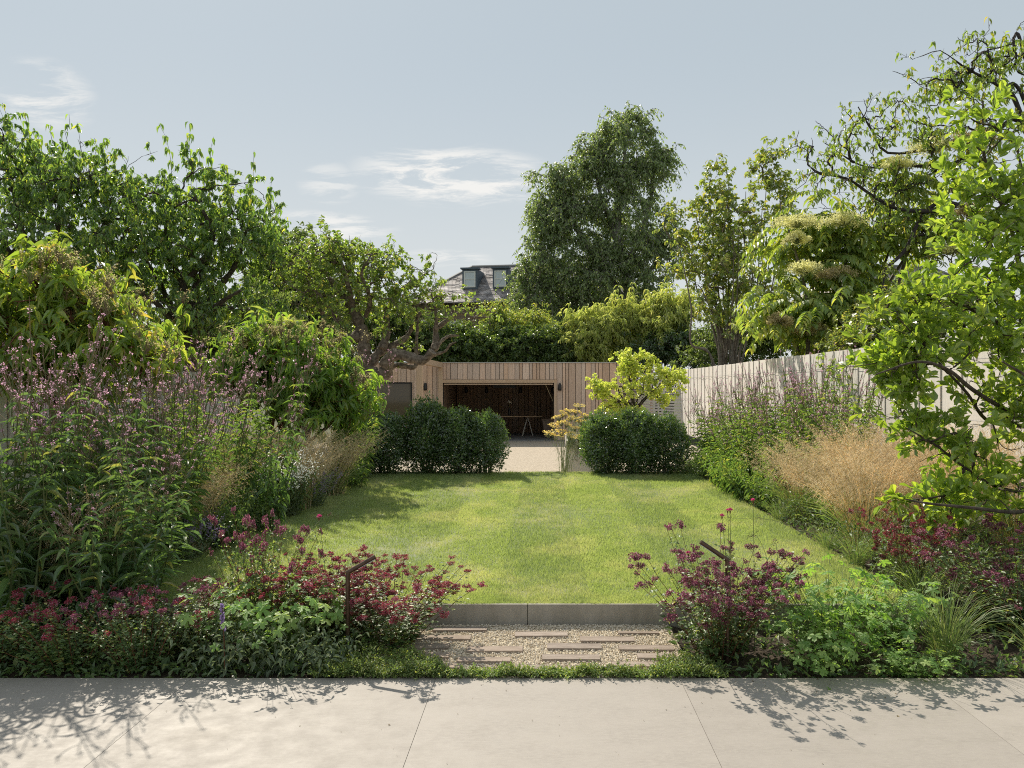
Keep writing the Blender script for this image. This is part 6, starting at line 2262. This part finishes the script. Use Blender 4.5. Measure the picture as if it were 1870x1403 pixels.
def purple_spike():
    t = thing('salvia', 'brown stalk with one fading purple flower spike beside the paving', 'flowering plant', (-1.665, 4.02, -.02))
    g = Geo()
    tube(g, [(0, 0, 0), (-.01, .02, .17), (-.03, .04, .36)], [.0035, .003, .002], 5)
    link('stem', g.mesh('stem', M['stem_red']), t)
    rng = np.random.default_rng(4)
    n = 120
    u = rng.random(n)
    p = np.stack([-.02 - .012 * u, .03 + .01 * u, .24 + .13 * u], -1) + rdir(rng, n) * (.008 * (1.2 - u))[:, None]
    link('flower_spike', Geo().add(*put(L_TINY, p, unit(rdir(rng, n) + UP * .5), rdir(rng, n), .014, .011)).mesh('flower_spike', M['lav']), t)


purple_spike()


# ------------------------------------------------------------------ low ground cover
def cover():
    rng = np.random.default_rng(44)
    n = 4400
    y = 3.972 + np.abs(rng.normal(size=n)) * .045
    x = rng.uniform(-1.12, .80, n)
    k = 1500
    x[:k] = rng.uniform(-1.2, -.52, k)
    y[:k] = 3.972 + rng.random(k) ** 1.5 * .42 * np.clip((-.45 - x[:k]) / .3, 0, 1)
    x[k:k + 500] = rng.uniform(.62, .95, 500)
    y[k:k + 500] = 3.972 + rng.random(500) ** 1.5 * .26
    h = rng.uniform(.01, .065, n) * (.7 + .5 * np.sin(x * 9) * np.sin(x * 23 + 2) + .45 * np.exp(-((x + .95) / .25) ** 2) + .3 * np.exp(-((x - .72) / .2) ** 2))
    b = np.stack([x, y, np.zeros(n)], -1)
    tip = b + np.stack([rng.normal(size=n) * .02, -.02 + rng.normal(size=n) * .02, np.maximum(h, .012)], -1)
    C = np.stack([b, (b + tip) / 2 + UP * .004, tip], 1)
    g = Geo().add(*tubes(C, np.broadcast_to([.0011, .001, .0008], C.shape[:2]), 3), 0)
    i = np.repeat(np.arange(n), 8)
    p, T = along(C, i, rng.uniform(.2, 1, len(i)))
    L = rng.uniform(.007, .0165, len(i))
    g.add(*put(L_SMALL, p, unit(rdir(rng, len(i)) + UP * .3), unit(UP + rdir(rng, len(i)) * .6), L, L * .6), 1)
    o = link('ground_cover', g.mesh('ground_cover', [M['stem_green'], M['cover']]), kind='stuff')
    tag(o, 'fresh green creeping ground cover between paving and gravel path', 'ground cover')
    # filling leaves on the soil of all four beds
    for x0, x1, y0, y1, z, n, hh, lab in ((-2.9, -.92, 12.2, 12.54, .10, 1700, .16, 'low leaves at the foot of the clipped evergreens under the window'), (.84, 2.42, 12.2, 12.54, .10, 1400, .16, 'low leaves at the foot of the clipped evergreens beside the planter'), (-4.8, -1.15, 3.985, 4.12, -.025, 1100, .07, 'low leaves at the shaded paving edge'), (.86, 4.4, 3.985, 4.12, -.025, 900, .065, 'low leaves at the sunny paving edge'), (-4.8, -1.0, 4.05, 4.84, -.01, 2600, .14, 'low leaves covering the shaded soil beside the terrace'), (.75, 4.5, 4.08, 4.84, -.01, 1500, .12, 'low leaves covering the sunny soil beside the terrace'),
                                          (-4.8, -2.76, 4.95, 12.5, .09, 15000, .34, 'dense low leaves filling the shaded long border'), (2.42, 4.5, 4.95, 14.4, .09, 17000, .30, 'dense low leaves filling the sunny long border')):
        x, y = rng.uniform(x0, x1, n), rng.uniform(y0, y1, n)
        p = np.stack([x, y, z + hh * rng.random(n) ** 1.4 * (.5 + .5 * np.sin(x * 5 + 2 * np.sin(y * 3)) ** 2)], -1)
        L = rng.uniform(.025, .065, n)
        o = link('undergrowth', Geo().add(*put(L_SMALL, p, unit(rdir(rng, n) + UP * .4), unit(UP + rdir(rng, n) * .7), L, L * .45)).mesh('undergrowth', M['under']), kind='stuff')
        tag(o, lab, 'undergrowth')


cover()


# ------------------------------------------------------------------ path lights, planter, fennel
def path_light(x, y, z, h, dx, dz, label):
    t = thing('path_light', label, 'garden light', (x, y, z), group='bent bronze path lights')
    r = .0125
    g = Geo()
    tube(g, [(0, 0, -.05), (0, 0, h - .012), (dx * .04, 0, h)], r, 10)
    link('post', g.mesh('post', M['bronze'], True), t)
    g = Geo()
    tube(g, [(-dx * .03, 0, h - .004), (dx, 0, h + dz)], r * 1.02, 10)
    link('arm', g.mesh('arm', M['bronze'], True), t)
    g = Geo()
    s = 1 if dx > 0 else -1
    e = np.array([dx, 0, h + dz])
    u = unit(e - np.array([0, 0, h]))
    nrm = np.array([-u[2], 0, u[0]]) * -s
    a, b = e * .35 + np.array([0, 0, h]) * .65, e * .96 + np.array([0, 0, h]) * .04
    w = .006
    q = [a + nrm * (r + .0012) + (0, -w, 0), b + nrm * (r + .0012) + (0, -w, 0), b + nrm * (r + .0012) + (0, w, 0), a + nrm * (r + .0012) + (0, w, 0)]
    q2 = [v_ - nrm * .003 for v_ in q]
    g.add(q + q2, BOX_F)
    link('lens', g.mesh('lens', M['glass']), t)


path_light(-1.085, 4.28, -.02, .49, .152, .085, 'bent bronze path light among red marjoram, its arm rising towards the lawn')
path_light(1.02, 4.22, -.02, .572, -.148, .098, 'bent bronze path light behind the large sunlit marjoram')
path_light(-.92, 12.35, .10, .41, .145, .10, 'small bent path light in front of the clipped evergreen at the gap')
path_light(.877, 12.35, .10, .41, -.10, .08, 'small bent path light in front of the evergreen beside the planter')


def planter():
    d = 14.2
    x0, x1 = at(1034, 0, d)[0], at(1092, 0, d)[0]
    top = at(0, 805, d)[2]
    t = thing('planter', 'pale concrete planter box with trailing rosemary beside the gravel', 'planter', ((x0 + x1) / 2, d + .3, CZ))
    hw, hd, H = (x1 - x0) / 2, .30, top - CZ
    g = Geo()
    box(g, -hw, hw, -hd, -hd + .05, 0, H)
    box(g, -hw, hw, hd - .05, hd, 0, H)
    box(g, -hw, -hw + .05, -hd + .05, hd - .05, 0, H)
    box(g, hw - .05, hw, -hd + .05, hd - .05, 0, H)
    link('box', g.mesh('box', M['concrete']), t)
    link('soil', box(Geo(), -hw + .05, hw - .05, -hd + .05, hd - .05, .02, H - .04).mesh('soil', M['soil']), t)
    rng = np.random.default_rng(6)
    r = thing('rosemary', 'trailing rosemary hanging over the front of the concrete planter', 'plant', ((x0 + x1) / 2, d + .02, top))
    C = []
    for _ in range(70):
        x = rng.uniform(-hw + .03, hw - .03)
        ln = rng.uniform(.06, .34) * (1.2 if abs(x + .05) < .09 else .6)
        C.append(smooth_line([(x, .12, -.05), (x + rng.normal() * .02, .02, .07), (x + rng.normal() * .03, -.06, -.02), (x + rng.normal() * .04, -.05 - rng.random() * .03, -ln)], 7))
    for _ in range(26):
        x = rng.uniform(-hw, hw)
        C.append(smooth_line([(x, .25, -.05), (x + rng.normal() * .02, .25, .14), (x + rng.normal() * .06, .2 + rng.normal() * .1, rng.uniform(.2, .42))], 7))
    C = np.array(C)
    g = Geo().add(*tubes(C, np.full(C.shape[:2], .0025), 3), 0)
    i = np.repeat(np.arange(len(C)), 40)
    p, T = along(C, i, rng.uniform(.1, 1, len(i)))
    g.add(*put(L_TINY, p, unit(T * .5 + rdir(rng, len(i))), rdir(rng, len(i)), .03, .008), 1)
    link('foliage', g.mesh('foliage', [M['stem_green'], M['greyleaf']]), r, kind='stuff')
    # a second low block behind
    t = thing('planter', 'taller concrete planter standing behind the rosemary planter', 'planter', (at(1070, 0, 15.9)[0], 15.9, CZ))
    H = at(0, 794, 15.6)[2] - CZ
    g = Geo()
    box(g, -.42, .42, -.3, -.25, 0, H)
    box(g, -.42, .42, .25, .3, 0, H)
    box(g, -.42, -.37, -.25, .25, 0, H)
    box(g, .37, .42, -.25, .25, 0, H)
    link('box', g.mesh('box', M['concrete']), t)
    link('soil', box(Geo(), -.37, .37, -.25, .25, .02, H - .05).mesh('soil', M['soil']), t)
    q = leafy_clump(97, .4, 16, .3, (.06, .1), .3, 'greyleaf', 14)
    q.spawn('herb', 'grey green herb growing in the taller concrete planter', 'plant', (at(1070, 0, 15.9)[0], 15.9, CZ + H - .05))


planter()


def fennel():
    d = 13.6
    b = at(1030, 853, d)
    t = thing('fennel', 'bronze fennel with flat golden yellow flower umbels beside the planter', 'flowering plant', (b[0], d, CZ))
    rng = np.random.default_rng(16)
    tops = [(1012, 778), (1020, 762), (1030, 756), (1042, 765), (1052, 752), (1058, 742), (1062, 770), (1050, 782), (1070, 760), (1035, 775), (1026, 790), (1045, 795), (1066, 785), (1008, 790), (1002, 792), (1015, 797), (1055, 765), (1040, 752), (1024, 772), (1064, 797), (1056, 800)]
    g, lf = Geo(), Geo()
    ub = np.array([b[0], d, CZ])
    um = Geo()
    for k in range(15):
        a = 2.4 * k
        r = .35 + .65 * math.sqrt((k + .5) / 15)
        e = np.array([math.cos(a) * r * .9, math.sin(a) * r * .9, .25 - .2 * r * r])
        st = np.array([[(0, 0, -.7), e * .5 + (0, 0, -.22), e]])
        um.add(*tubes(st, np.full((1, 3), .022), 3), 0)
        n = 7
        q = e + rng.normal(size=(n, 3)) * (.12, .12, .05)
        um.add(*put(L_TINY, q, unit(rdir(rng, n) * (1, 1, .3) + UP * .2), unit(UP + rdir(rng, n) * .4), .22, .2), 1)
    ume = um.mesh('flower_umbel', [M['stem_green'], M['fennel']])
    for x, y in tops:
        e = at(x, y, d + rng.normal() * .16) - ub
        base = np.array([rng.normal() * .05, rng.normal() * .05, 0])
        mid = base + (e - base) * (.25, .25, .55)
        c = smooth_line([base, mid, e - UP * .05], 9)
        tube(g, c, np.linspace(.006, .0022, 9), 4)
        s = rng.uniform(.085, .13)
        o = piece('flower_umbel', ume, e, (s, s, s), t, rng.uniform(0, 6), rng.normal() * .25, rng.normal() * .25)
        i = rng.integers(2, 8, 60)
        lf.add(*put(L_TINY, c[i] + rng.normal(size=(60, 3)) * .05, unit(rdir(rng, 60)), rdir(rng, 60), .06, .003))
    link('stem', g.mesh('stem', M['stem_pale']), t, kind='stuff')
    link('foliage', lf.mesh('foliage', M['greyleaf']), t, kind='stuff')


fennel()
